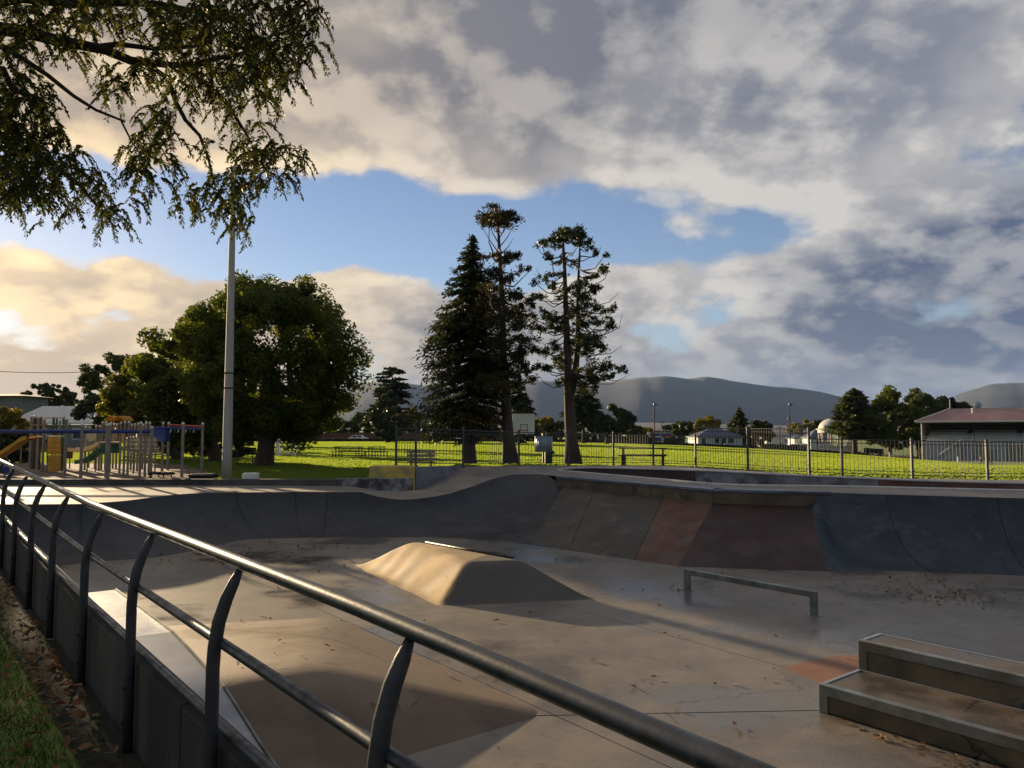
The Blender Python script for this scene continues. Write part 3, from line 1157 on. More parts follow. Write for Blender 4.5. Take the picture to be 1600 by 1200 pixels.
def pyr_h(X_, Y_):
    w = 0.012 * np.sin(X_ * 2.3 + Y_ * 1.1 + 1.5 * np.sin(Y_ * 1.7)) + 0.005 * np.sin(X_ * 5.3 - Y_ * 6.1 + 2.0 * np.sin(X_ * 2.9))
    h = smin([pl[0](X_, Y_) + w, pl[1](X_, Y_) + w * 0.6, pl[2](X_, Y_), pl[3](X_, Y_) + w, 0.50 + 0 * X_], 0.085)
    return 0.5 * (h + np.sqrt(h * h + 0.0035)) - 0.012


pyr = thing('pyramid_ramp', 'sandy concrete pyramid ramp with a lit left face in mid floor', 'ramp', (-1.0, 13.3, FLOOR))


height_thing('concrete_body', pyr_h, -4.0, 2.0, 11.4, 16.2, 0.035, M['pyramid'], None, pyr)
_m = MB()
_a, _b = Vector((-1.66, 14.98, FLOOR + 0.49)), Vector((0.02, 13.12, FLOOR + 0.49))
_m.tube([_a, _b], 0.022, 8)
_m.build('steel_coping', M['post'], pyr, smooth=True)

hl = [plane(0.3, 7.3, -0.796, -0.606, 0.227), plane(0.3, 7.3, -0.615, 0.789, 0.235), plane(-2.52, 11.0, 0.22, -0.97, 0.104)]


def hump_h(X_, Y_):
    return smin([hl[0](X_, Y_), hl[1](X_, Y_), hl[2](X_, Y_), 0.37 + 0 * X_], 0.05) + 0.004


def hump_mask(x, y):
    p = x * WN.x + y * WN.y
    t = x * WD.x + y * WD.y
    return p > (2.14 if t > 5.3 else 1.04)


tag(height_thing('hump_ramp', hump_h, -6.5, 0.8, 3.0, 11.6, 0.05, M['floor_brown'], hump_mask), 'low wide brown concrete hump in the near floor behind the railing', 'ramp')


# ------------------------------------------------------------------ boundary wall and railing
def wall_top(t):
    return 0.445 + 0.012 * max(0.0, t - 6.0)


def build_wall():
    root = thing('boundary_wall', 'dark stained low concrete wall under the near railing', 'wall', W(1.06, 4, 0))
    ts = [-9.0, -6.5, -4.0, -1.5, 1.0, 3.5, 6.0, 8.5, 11.0, 13.5, 16.0, 18.5, 21.0, 23.5, 26.9]
    for a, b in zip(ts[:-1], ts[1:]):
        a2, b2 = a + 0.004, b - 0.004
        m = MB()
        vs = []
        for t in (a2, b2):
            vs += [W(0.96, t, -1.2), W(1.06, t, -1.2), W(1.06, t, wall_top(t)), W(0.96, t, wall_top(t))]
        m.add(vs, [(0, 1, 2, 3), (7, 6, 5, 4), (0, 4, 5, 1), (1, 5, 6, 2), (2, 6, 7, 3), (3, 7, 4, 0)])
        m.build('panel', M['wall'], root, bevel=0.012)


build_wall()


def build_railing():
    root = thing('steel_railing', 'galvanised pipe railing with bent posts running along the near wall', 'railing', W(0.95, 4, 0))
    ts = list(np.arange(-8.5, 26.6, 0.5))

    def up(t):
        return 0.0165 * max(0.0, t - 6.0)
    for nm, p, z, r in (('top_rail', 1.02, 1.107, 0.0240), ('middle_rail', 0.957, 0.815, 0.019), ('bottom_rail', 0.99, 0.480, 0.021)):
        m = MB()
        k = 0.72 if nm == 'bottom_rail' else 1.0
        m.tube([W(p, t, z + up(t) * k - (0.02 * max(0.0, 1.8 - t) if nm == 'top_rail' else 0.0)) for t in ts], r, 16)
        m.build(nm, M['pipe'], root, smooth=True)
    posts = [-7.0, -5.7, -4.4, -3.1, -1.8, -0.5, 0.55, 1.71, 2.97, 4.28, 5.58, 6.95, 8.25, 9.6, 10.9, 12.2, 13.5, 14.8, 16.1, 17.4, 18.7, 20, 21.3, 22.6, 23.9, 25.2]
    for t in posts:
        z1 = 1.084 + up(t)
        m = MB()
        q = [(0.925, -0.03), (0.925, 0.4), (0.925, z1 - 0.36), (0.929, z1 - 0.28), (0.943, z1 - 0.19), (0.968, z1 - 0.11), (0.996, z1 - 0.05), (1.017, z1 - 0.005)]
        m.tube([W(p, t, z) for p, z in q], [0.025, 0.025, 0.025, 0.025, 0.0252, 0.0245, 0.021, 0.013], 12)
        po = m.build('post', M['post'], root, smooth=True)
        for zz in (0.16, 0.33):
            m = MB()
            m.tube([W(0.935, t, zz), W(0.892, t, zz)], 0.011, 6)
            m.build('bolt', M['pipe'], po)


build_railing()


# ------------------------------------------------------------------ steel kicker, grind rail, ledges
def build_kicker():
    root = thing('steel_kicker', 'pale sheet-steel kicker ramp sloping down beside the near wall', 'ramp', W(1.75, 8.7, FLOOR))
    m = MB()
    slope = [(8.71, -0.5), (8.2, -0.535), (7.6, -0.592), (7.0, -0.638), (6.5, -0.755), (6.2, -0.83), (5.8, -0.912), (5.3, FLOOR + 0.006)]
    prof = [(11.5, FLOOR), (11.5, -0.5)] + slope
    n = len(prof)
    vs = [W(1.07, t, z - 0.012) for t, z in prof] + [W(2.29, t, z - 0.012) for t, z in prof]
    m.add(vs, [tuple(range(n)), tuple(range(2 * n - 1, n - 1, -1))] + [(i, (i + 1) % n, n + (i + 1) % n, n + i) for i in range(n)])
    m.build('ramp_body', M['ledge'], root)
    m = MB()
    m.add([W(1.075, 11.5, -0.5), W(2.27, 11.5, -0.5), W(2.27, 8.72, -0.5), W(1.075, 8.72, -0.5)], [(0, 1, 2, 3)])
    m.build('platform_sheet', M['galv'], root)
    m = MB()
    k = len(slope)
    m.add([W(1.075, t, z) for t, z in slope] + [W(2.27, t, z) for t, z in slope], [(i, i + 1, k + i + 1, k + i) for i in range(k - 1)])
    m.build('slope_sheet', M['galv'], root, smooth=True)
    m = MB()
    m.tube([W(2.285, 11.5, -0.5)] + [W(2.285, t, z) for t, z in slope], 0.018, 6)
    m.build('edge_strip', M['steel'], root)


build_kicker()


def build_grind_rail():
    root = thing('grind_rail', 'square steel grind rail standing on the floor before the red bank', 'rail', W(10.25, 7.2, FLOOR))
    h, s = 0.345, 0.085
    ang = math.atan2(WD.y, WD.x)
    m = MB()
    m.box(W(10.25, 7.21, FLOOR + h - s / 2), (2.34, s, s), ang)
    m.build('bar', M['steel'], root, bevel=0.006)
    for t in (6.08, 8.34):
        m = MB()
        m.box(W(10.25, t, FLOOR + (h - s) / 2), (s, s, h - s + 0.002), ang)
        m.build('leg', M['steel'], root, bevel=0.005)
        m = MB()
        m.box(W(10.25, t, FLOOR + 0.006), (0.16, 0.13, 0.008), ang)
        m.build('base_plate', M['steel'], root)


build_grind_rail()


def build_ledge(name, label, p0, p1, t1, z0, z1):
    root = thing(name, label, 'ledge', W(p0, t1, z0))
    ang = math.atan2(WD.y, WD.x)
    t0 = -3.0
    m = MB()
    c = W((p0 + p1) / 2 + 0.004, (t0 + t1) / 2, (z0 + z1) / 2)
    m.box(c, (t1 - t0 - 0.012, p1 - p0 - 0.012, z1 - z0 - 0.012), ang)
    m.build('concrete_body', M['ledge'], root, bevel=0.008)
    m = MB()
    m.add([W(p0 + 0.075, t0, z1 - 0.001), W(p1, t0, z1 - 0.001), W(p1, t1 - 0.03, z1 - 0.001), W(p0 + 0.075, t1 - 0.03, z1 - 0.001)], [(0, 1, 2, 3)])
    m.build('top_surface', M['ledge_top'], root)
    m = MB()       # steel angle along the front edge
    m.box(W(p0 + 0.035, (t0 + t1) / 2, z1 + 0.001), (t1 - t0, 0.078, 0.008), ang)
    m.box(W(p0 - 0.002, (t0 + t1) / 2, z1 - 0.042), (t1 - t0, 0.008, 0.088), ang)
    m.build('edge_angle', M['steel'], root, bevel=0.002)
    m = MB()       # end upright and end strip
    m.box(W(p0 - 0.002, t1 - 0.04, (z0 + z1) / 2 - 0.04), (0.085, 0.008, z1 - z0 - 0.09), ang)
    m.box(W(p0 + 0.04, t1 + 0.001, (z0 + z1) / 2 - 0.002), (0.008, 0.085, z1 - z0 - 0.004), ang)
    m.build('corner_angle', M['steel'], root, bevel=0.002)
    m = MB()
    m.box(W((p0 + p1) / 2, t1 - 0.012, z1 + 0.0015), (0.035, p1 - p0, 0.006), ang)
    m.build('end_strip', M['galv'], root)
    m = MB()
    m.box(W(p1 - 0.012, (t0 + t1) / 2, z1 + 0.0015), (t1 - t0, 0.022, 0.005), ang)
    m.build('back_strip', M['galv'], root)


build_ledge('grind_ledge', 'lower wide concrete grind ledge with steel edge in the right foreground', 6.80, 7.54, 4.0, FLOOR, -0.75)
build_ledge('grind_ledge', 'upper narrow concrete grind ledge stepped above the lower one at right', 7.54, 7.98, 4.0, FLOOR, -0.47)


# ------------------------------------------------------------------ low wall, lichen block, wing wall
def build_low_walls():
    root = thing('low_wall', 'long low dark concrete wall between the skate deck and the playground', 'wall', (-9, LOWWALL_Y + 0.15, 0))
    xs = [-19, -16, -13.6, -11.2, -8.8, -5.3]
    for a, b in zip(xs[:-1], xs[1:]):
        m = MB()
        m.box(((a + b) / 2, LOWWALL_Y + 0.12, -0.05), (b - a - 0.012, 0.24, 0.48))
        m.build('block', M['lowwall'], root, bevel=0.012)
    m = MB()
    m.box(((-5.3 - 3.02) / 2, LOWWALL_Y + 0.12, -0.09), (2.27, 0.236, 0.60))
    m.build('peeling_block', M['peel'], root, bevel=0.015)
    m = MB()
    m.box((-3.72, 24.35, 0.17), (1.40, 0.95, 0.78))
    tag(m.build('lichen_block', M['lichen'], bevel=0.02), 'yellow lichen-covered concrete block at the fence corner', 'wall')
    m = MB()
    a, b = Vector((-2.99, 24.0, 0)), Vector((-1.5, 25.25, 0))
    d = (b - a).normalized()
    n = Vector((-d.y, d.x, 0))
    vs = [a + Vector((0, 0, -0.4)), b + Vector((0, 0, -0.1)), b + Vector((0, 0, 0.52)), a + Vector((0, 0, 0.54))]
    vs += [v + n * 0.2 for v in vs]
    m.add(vs, [(0, 1, 2, 3), (7, 6, 5, 4), (0, 4, 5, 1), (1, 5, 6, 2), (2, 6, 7, 3), (3, 7, 4, 0)])
    tag(m.build('wing_wall', M['wing'], bevel=0.012), 'grey tapering concrete wing wall below the fence corner', 'wall')


build_low_walls()

# ------------------------------------------------------------------ fence
def build_fence(label, posts, H, first=True):
    root = thing('picket_fence', label, 'fence', posts[0], 'steel picket fences round the pool deck')
    P = [Vector(p) for p in posts]
    o0 = P[0]

    def put(me, name, loc, rz=0.0):
        o = bpy.data.objects.new(name, me)
        COL.objects.link(o)
        o.parent = root
        o.location = Vector(loc) - o0
        o.rotation_euler = (0, 0, rz)
        return o
    m = MB()
    m.box((0, 0, H / 2), (0.07, 0.07, H + 0.06))
    m.lathe((0, 0, H + 0.03), [(0.052, 0), (0.052, 0.02), (0.03, 0.05), (0.004, 0.06)], 8)
    m.lathe((0, 0, 0.0), [(0.07, 0), (0.07, 0.012)], 8)
    tmp = m.build('post', M['fence'])
    pm = tmp.data
    bpy.data.objects.remove(tmp)
    m = MB()
    m.box((0, 0, H * 0.5 + 0.03), (0.011, 0.011, H - 0.12))
    tmp = m.build('picket', M['fence'])
    km = tmp.data
    bpy.data.objects.remove(tmp)
    for p in (P if first else P[1:]):
        put(pm, 'post', p)
    for a, b in zip(P[:-1], P[1:]):
        L = (b - a).length
        n = max(2, round(L / 0.118))
        ang = math.atan2(b.y - a.y, b.x - a.x)
        for k in range(1, n):
            put(km, 'picket', a.lerp(b, k / n), ang)
        for h, r in ((0.10, 0.012), (0.20, 0.010), (H - 0.13, 0.012), (H - 0.015, 0.017)):
            m = MB()
            m.tube([a + Vector((0, 0, h)), b + Vector((0, 0, h))], r, 5)
            m.build('rail', M['fence'], root)


build_fence('grey steel picket fence behind the hump, starting on the lichen block', [(-3.72, 24.75, 0.55)] + [(-3.04, 24.35, 0.54)] + FENCE[1:7], 1.20)
build_fence('taller grey picket fence section behind the middle of the pool', FENCE[6:9], 1.52, False)
build_fence('grey picket fence section at the right, before the grandstand', FENCE[8:], 1.20, False)


# ------------------------------------------------------------------ things in the park
def G(px, py, Y):
    """foot of a thing: the spot seen in that column at that distance, on the terrain"""
    p = at(px, py, Y=Y)
    return Vector((p.x, p.y, terrain_z(p.x, p.y)))


def slat_bench(name, label, loc, rz, w=1.6, matl='wood'):
    root = thing(name, label, 'bench', loc, rz=rz)
    Mx = Matrix.Translation(Vector(loc)) @ Matrix.Rotation(rz, 4, 'Z')

    def bx(nm, c, s, mt, rx=0.0):
        m = MB()
        m.box(c, s, rx=rx)
        m.v = [tuple(Mx @ Vector(v)) for v in m.v]
        m.build(nm, M[mt], root)
    for k in range(4):
        bx('seat_slat', (0, -0.18 + 0.115 * k, 0.44), (w, 0.09, 0.03), matl)
    for k in range(3):
        bx('back_slat', (0, 0.26 + 0.03 * k, 0.56 + 0.13 * k), (w, 0.03, 0.10), matl, 0.2)
    for sx in (-1, 1):
        bx('leg', (sx * (w / 2 - 0.15), -0.12, 0.21), (0.05, 0.05, 0.42), 'black')
        bx('leg', (sx * (w / 2 - 0.15), 0.22, 0.42), (0.05, 0.05, 0.84), 'black')


def picnic_table(label, loc, rz, w=1.7, group=None, h=0.72):
    root = thing('picnic_table', label, 'picnic table', loc, group, rz)
    Mx = Matrix.Translation(Vector(loc)) @ Matrix.Rotation(rz, 4, 'Z')

    def bx(nm, c, s):
        m = MB()
        m.box(c, s)
        m.v = [tuple(Mx @ Vector(v)) for v in m.v]
        m.build(nm, M['dark_wood'], root)
    for k in range(3):
        bx('top_plank', (0, -0.24 + 0.24 * k, h), (w, 0.225, 0.045))
    for s in (-1, 1):
        for k in range(2):
            bx('bench_plank', (0, s * (0.62 + 0.13 * k), h * 0.60), (w, 0.12, 0.04))
        for sx in (-1, 1):
            bx('leg', (sx * w * 0.42, s * 0.24, h / 2), (0.05, 0.05, h))
            bx('bench_leg', (sx * w * 0.42, s * 0.70, h * 0.29), (0.045, 0.045, h * 0.58))
    for sx in (-1, 1):
        bx('cross_bar', (sx * w * 0.42, 0, 0.16), (0.04, 1.4, 0.04))


p = at(1005, 728, Y=31.6)
picnic_table('dark picnic table just behind the fence right of the twin-trunked tree', (p.x, p.y, 0.24), R(-14), 1.9)
picnic_table('dark picnic table in shade on the field, left one of two', G(545, 716, 50), R(-12), 1.9)
picnic_table('small dark picnic table in shade on the field, right one of two', G(588, 717, 50), R(35), 1.0)
slat_bench('park_bench', 'pale slatted park bench behind the fence corner', (at(658, 728, Y=27.5).x, 27.5, terrain_z(-3, 27.5) + 0.1), R(185), 1.0)
slat_bench('park_bench', 'dark metal park bench in the shade of the big round tree', G(383, 726, 38.5), R(200), 1.0, 'black')


def build_light_pole():
    p = at(354, 748, Y=25.5)
    root = thing('light_pole', 'tall pale concrete light pole between the playground and the big tree', 'light pole', (p.x, p.y, 0))
    m = MB()
    top = 10.6
    n = 10
    m.tube([(p.x, p.y, -0.1 + (top + 0.1) * k / n) for k in range(n + 1)], [0.165 - 0.085 * k / n for k in range(n + 1)], 10)
    m.build('shaft', M['conc_pole'], root, smooth=True)
    m = MB()
    m.tube([(p.x, p.y, top - 0.1), (p.x + 0.1, p.y - 0.05, top + 0.15), (p.x + 0.5, p.y - 0.25, top + 0.28)], 0.035, 8)
    m.build('arm', M['fence'], root)
    m = MB()
    m.box((p.x + 0.75, p.y - 0.38, top + 0.28), (0.6, 0.24, 0.12), -0.45)
    m.build('lamp_head', M['fence'], root, bevel=0.03)
    for z in (3.05, 3.55):
        m = MB()
        m.lathe((p.x, p.y, z), [(0.155, 0), (0.155, 0.05)], 10)
        m.build('band', M['black'], root)
    m = MB()
    m.box((at(392, 748, Y=25).x, 25.0, 0.19), (0.5, 0.3, 0.22), 0.1)
    tag(m.build('junction_box', M['white'], bevel=0.05), 'small white service box on the grass beside the light pole', 'box')


build_light_pole()


def build_hoop():
    Y = 40.0
    b = at(850, 726, Y=Y)
    root = thing('basketball_hoop', 'white square basketball backboard with orange hoop on a black pole', 'basketball hoop', (b.x, b.y, 0))
    z0 = terrain_z(b.x, b.y)
    c = at(818, 661.5, Y=Y - 1.0)
    m = MB()
    m.tube([(b.x, b.y, z0), (b.x, b.y, at(850, 676, Y=Y).z)], 0.09, 8)
    m.build('pole', M['black'], root)
    m = MB()
    m.tube([(b.x, b.y, at(850, 677, Y=Y).z), (c.x + 0.5, c.y + 0.06, at(836, 660, Y=Y).z)], 0.06, 6)
    m.build('arm', M['black'], root)
    w, h = 1.12, 1.08
    m = MB()
    m.box(c, (w, 0.04, h))
    bd = m.build('backboard', M['board'], root, bevel=0.01)
    for nm, dx, dz, sx, sz in (('top_edge', 0, h / 2 - 0.02, w + 0.05, 0.05), ('target_top', 0.02, -0.06, 0.36, 0.025), ('target_side', -0.15, -0.23, 0.025, 0.36), ('target_side', 0.19, -0.23, 0.025, 0.36)):
        m = MB()
        m.box((c.x + dx, c.y - 0.026, c.z + dz), (sx, 0.012, sz))
        m.build(nm, M['black'], bd)
    hz = c.z - 0.36
    m = MB()
    m.tube([(c.x - 0.02 + 0.23 * math.cos(a), c.y - 0.30 + 0.23 * math.sin(a), hz) for a in np.linspace(0, 2 * PI, 17)], 0.02, 6)
    m.build('hoop_ring', M['hoop'], root)
    # sign seen from behind, on its post, with a bin below it
    Y2 = 33.0
    s = at(849.5, 693.5, Y=Y2)
    r2 = thing('sign', 'blue-grey ribbed metal sign seen from behind at the fence', 'sign', (s.x, s.y, 0.2))
    n = 11
    w, h = 0.74, 0.69
    for k in range(n):
        m = MB()
        x = s.x - w / 2 + w * (k + 0.5) / n
        m.tube([(x, s.y, s.z - h / 2), (x, s.y, s.z + h / 2)], w / n * 0.56, 6)
        m.build('rib', M['corr'], r2, smooth=True)
    m = MB()
    m.tube([(s.x + 0.25, s.y + 0.08, 0.0), (s.x + 0.25, s.y + 0.08, s.z + 0.3)], 0.035, 6)
    m.build('post', M['black'], r2)
    q = at(857, 727, Y=Y2 + 0.5)
    r3 = thing('litter_bin', 'black upright litter bin below the ribbed sign', 'bin', (q.x, q.y, 0.1))
    m = MB()
    m.lathe((q.x, q.y, 0.0), [(0.17, 0), (0.17, 0.82), (0.15, 0.86)], 12)
    m.build('body', M['black'], r3, smooth=False)
    m = MB()
    m.tube([(q.x + 0.10, q.y, 0.80), (q.x + 0.26, q.y - 0.05, 0.72)], 0.06, 8)
    m.build('spout', M['black'], r3)


build_hoop()


def build_white_frame():
    c = G(447, 712, 53)
    root = thing('white_frame', 'white timber braced frame on the field beside the big trunk', 'frame', c)
    w, h = 1.05, 1.85
    for sx in (-1, 1):
        for sy in (-1, 1):
            m = MB()
            m.box((c.x + sx * w / 2, c.y + sy * 0.4, c.z + h / 2), (0.10, 0.10, h))
            m.build('post', M['white'], root)
    for k, (z0, z1) in enumerate(((0.1, 0.95), (0.95, 1.75))):
        for s in (-1, 1):
            m = MB()
            m.tube([(c.x - s * w / 2, c.y - 0.4, c.z + z0), (c.x + s * w / 2, c.y - 0.4, c.z + z1)], 0.035, 4)
            m.build('brace', M['white'], root)
    for z in (0.2, 1.0, 1.8):
        m = MB()
        m.box((c.x, c.y - 0.4, c.z + z), (w, 0.06, 0.08))
        m.build('rail', M['white'], root)
    m = MB()
    m.tube([(c.x - 0.25, c.y - 0.9, c.z), (c.x - 0.38, c.y - 0.42, c.z + h)], 0.05, 5)
    m.build('prop', M['white'], root)


build_white_frame()


def build_field_poles():
    for px, ytop, ybase, Y, kind, lab in ((1023, 632, 703, 175, 'lamp', 'tall dark floodlight pole left of the pale house, beyond the field'),
                                          (1235, 632, 706, 180, 'lamp', 'tall dark floodlight pole left of the band rotunda'),
                                          (1034, 658, 695, 230, 'cross', 'short distant utility pole right of the left floodlight'),
                                          (1219, 666, 700, 230, 'cross', 'distant utility pole with a crossarm between the pale houses')):
        b = G(px, ybase, Y)
        zt = at(px, ytop, Y=Y).z
        root = thing('floodlight_pole' if kind == 'lamp' else 'utility_pole', lab, 'pole', b)
        m = MB()
        m.tube([(b.x, b.y, b.z), (b.x, b.y, zt)], [0.17, 0.11], 7)
        m.build('shaft', M['dark_wood'], root)
        if kind == 'lamp':
            m = MB()
            m.box((b.x + 0.25, b.y, zt), (0.9, 0.35, 0.28), 0.2, 0, 0.15)
            m.build('lamp_head', M['fence'], root)
            m = MB()
            m.box((b.x - 0.3, b.y, zt - (zt - b.z) * 0.30), (0.3, 0.3, 0.3))
            m.build('control_box', M['fence'], root)
        else:
            m = MB()
            m.box((b.x, b.y, zt - 0.3), (2.2, 0.1, 0.14))
            m.build('crossarm', M['dark_wood'], root)
    for px, yt, yb, Y, lab in ((1390, 708, 717, 128, 'white field post before the big leafy tree'), (1497, 711, 722, 126, 'white field post before the grandstand')):
        b = G(px, yb, Y)
        m = MB()
        m.lathe(b, [(0.10, 0), (0.10, 0.95), (0.05, 1.05)], 8)
        tag(m.build('field_post', M['white']), lab, 'post')


build_field_poles()

# power line far left
_m = MB()
_a, _b = at(-60, 577, Y=62), at(175, 579, Y=75)
_pts = []
for _k in range(13):
    _t = _k / 12
    _q = _a.lerp(_b, _t)
    _q.z -= 0.25 * math.sin(PI * _t)
    _pts.append(_q)
_m.tube(_pts, 0.025, 4)
tag(_m.build('power_line', M['black']), 'thin black power line crossing the sky at far left', 'cable')

# ------------------------------------------------------------------ trees
def leaf_quads(c, a, b):
    """rhombic leaves: centres, half-length vectors, half-width vectors (N,3)"""
    v = np.empty((len(c), 4, 3), np.float32)
    v[:, 0] = c - a
    v[:, 1] = c + b
    v[:, 2] = c + a
    v[:, 3] = c - b
    return v.reshape(-1, 3)


def unit(v):
    return v / np.maximum(np.linalg.norm(v, axis=1, keepdims=True), 1e-9)


def clump_leaves(rng, centres, radii, n_each, size, flat=0.8, up=0.4):
    """leaves scattered through clumps; n_each leaves for each"""
    C = np.repeat(centres, n_each, axis=0)
    Rr = np.repeat(radii, n_each, axis=0)
    if Rr.ndim == 1:
        Rr = np.stack([Rr, Rr, Rr * flat], axis=1)
    d = unit(rng.normal(size=C.shape))
    rr = rng.uniform(0.25, 1.0, (len(C), 1)) ** 0.6
    P = C + d * rr * Rr
    nrm = unit(d * 0.7 + rng.normal(size=C.shape) * 0.6 + np.array([0, 0, up]))
    t = unit(np.cross(nrm, rng.normal(size=C.shape)))
    b = np.cross(nrm, t)
    s = size * rng.uniform(0.6, 1.3, (len(C), 1))
    return leaf_quads(P, t * s, b * s * 0.6)


def limb(m, a, b, r0, r1, rng, sag=0.0, n=5, side=6, wob=0.06):
    a, b = Vector(a), Vector(b)
    L = (b - a).length
    pts, rad = [], []
    for k in range(n + 1):
        t = k / n
        q = a.lerp(b, t)
        q.z += -sag * L * math.sin(PI * t)
        if 0 < k < n:
            q += Vector(rng.normal(size=3)) * L * wob * 0.5
        pts.append(q)
        rad.append(lerp(r0, r1, t ** 0.8))
    m.tube(pts, rad, side)
    return pts


def broadleaf(name, label, base, cc, cr, n_clump, n_leaf, size, leaf, trunk_r, seed, split=0.3, group=None, bark='bark', hollow=0.55, cl=0.17, zcut=-0.8):
    rng = np.random.default_rng(seed)
    base = Vector(base)
    root = thing(name, label, 'tree', base, group)
    cc = np.array(cc, float)
    cr = np.array(cr, float)
    pts = []
    while len(pts) < n_clump:
        d = unit(rng.normal(size=(1, 3)))[0]
        r = rng.uniform(hollow, 1.0) ** 0.55
        if d[2] * r < zcut:
            continue
        pts.append(cc + d * r * cr * (1 + 0.05 * math.sin(7 * d[0] + seed) + 0.05 * math.cos(5 * d[2] + 3 * d[1])))
    pts = np.array(pts)
    rad = cr.mean() * cl * rng.uniform(0.7, 1.35, n_clump)
    v = clump_leaves(rng, pts, rad, max(8, n_leaf // n_clump), size)
    np_mesh('crown', v, 4, M[leaf], root)
    m = MB()
    top = Vector(cc) - Vector((0, 0, cr[2] * 0.45))
    fork = base.lerp(top, 0.45)
    m.tube([base + Vector((0, 0, -0.2)), base + Vector((0, 0, 0.25)), base.lerp(fork, 0.6), fork], [trunk_r * 1.5, trunk_r * 1.1, trunk_r * 0.95, trunk_r * 0.9], 10)
    sel = rng.permutation(n_clump)[:14]
    hubs = []
    for s in (-1, 1):
        h = fork + Vector((s * cr[0] * split, rng.uniform(-.2, .2) * cr[1], (top.z - fork.z) * 1.0 + cr[2] * 0.1))
        limb(m, fork + Vector((0, 0, -0.1)), h, trunk_r * 0.75, trunk_r * 0.45, rng, wob=0.04)
        hubs.append(h)
    for i in sel:
        q = Vector(pts[i])
        h = min(hubs, key=lambda w: (w - q).length)
        limb(m, h, q, trunk_r * 0.40, trunk_r * 0.08, rng, sag=0.04)
    m.build('trunk', M[bark], root, smooth=True)
    return root


def px_m(Y):
    return Y / FPX


# big round trees beside the playground
Y = 37.0
b = G(413, 728, Y)
broadleaf('round_tree', 'largest round broadleaf tree with a forked trunk right of the light pole', b, at(423, 568, Y=Y), (4.35, 4.2, 4.3), 290, 90000, 0.088, 'leaf_round', 0.42, 11, zcut=-0.85, hollow=0.45, cl=0.15)
Y = 43.0
b = G(338, 722, Y)
broadleaf('round_tree', 'round broadleaf tree directly behind the light pole', b, at(318, 598, Y=Y), (3.3, 3.4, 3.9), 120, 42000, 0.12, 'leaf_round', 0.38, 12, zcut=-0.85)
Y = 46.0
b = G(276, 712, Y)
broadleaf('round_tree', 'golden-edged broadleaf tree at the left end of the round trees, behind the play bars', b, at(243, 626, Y=Y), (2.55, 2.8, 3.35), 110, 32000, 0.12, 'leaf_gold', 0.28, 13, zcut=-0.9)
broadleaf('shade_tree', 'dark tree hidden behind the round trees, right of the golden-edged one', G(296, 705, 84), at(296, 628, Y=84), (3.6, 3.4, 4.2), 60, 12000, 0.17, 'leaf_mid', 0.3, 24, cl=0.2, zcut=-0.9)
broadleaf('shade_tree', 'dark tree hidden behind the largest round tree', G(392, 703, 100), at(392, 622, Y=100), (4.6, 4.0, 5.0), 60, 12000, 0.2, 'leaf_mid', 0.35, 25, cl=0.2, zcut=-0.9)
Y = 62.0
broadleaf('dark_tree', 'dark loose tree behind the left end of the round trees', G(185, 700, Y), at(178, 600, Y=Y), (2.5, 2.3, 2.6), 90, 16000, 0.11, 'leaf_mid', 0.2, 14, cl=0.17)
broadleaf('dark_bush', 'low dark bush in front of the white roof by the playground', G(160, 700, 58), at(160, 645, Y=58), (1.9, 1.6, 1.35), 30, 8000, 0.12, 'leaf_dark', 0.12, 15, cl=0.3)
Y = 120.0
broadleaf('gum_tree', 'tall thin-crowned tree behind the brown roof at far left', G(62, 700, Y), at(62, 618, Y=Y), (2.4, 2.2, 2.0), 46, 8000, 0.16, 'leaf_mid', 0.25, 16, cl=0.18)
broadleaf('gum_tree', 'thin-crowned tree above the white roof at far left', G(86, 700, Y), at(88, 617, Y=Y), (2.4, 2.2, 2.0), 46, 8000, 0.16, 'leaf_mid', 0.25, 17, cl=0.18)
broadleaf('gum_tree', 'lowest thin-crowned tree right of the other two at far left', G(108, 700, Y), at(109, 627, Y=Y), (1.9, 2.0, 1.3), 34, 5000, 0.16, 'leaf_mid', 0.2, 18, cl=0.2)
broadleaf('garden_bush', 'sunlit bush behind the yellow slide at the left edge', G(8, 720, 42), at(4, 672, Y=42), (1.3, 1.2, 1.2), 24, 6000, 0.1, 'leaf_yellow', 0.08, 19, cl=0.3)
broadleaf('garden_bush', 'low dark bush below the yellow slide at the left edge', G(20, 720, 41), at(22, 700, Y=41), (1.5, 1.0, 0.9), 20, 5000, 0.1, 'leaf_dark', 0.08, 20, cl=0.3)
broadleaf('garden_bush', 'dark rounded bush between the two round-tree trunks', G(365, 715, 50), at(368, 698, Y=50), (0.9, 0.8, 0.75), 16, 4000, 0.09, 'leaf_dark', 0.06, 21, cl=0.35)
broadleaf('garden_bush', 'rusty bush seen through the red play bars', G(302, 712, 52), at(300, 692, Y=52), (1.6, 1.0, 0.9), 18, 4000, 0.1, 'leaf_brown', 0.06, 22, cl=0.35)


_c = W(-0.95, 30.0)  # tree out of view, added to keep the sun off the near lawn
broadleaf('added_shade_tree', 'unseen leafy tree added outside the left edge to shade the lawn strip', (_c.x, _c.y, 0), (_c.x, _c.y, 4.3), (2.0, 2.0, 3.9), 90, 22000, 0.11, 'leaf_mid', 0.22, 23, cl=0.2, zcut=-1)


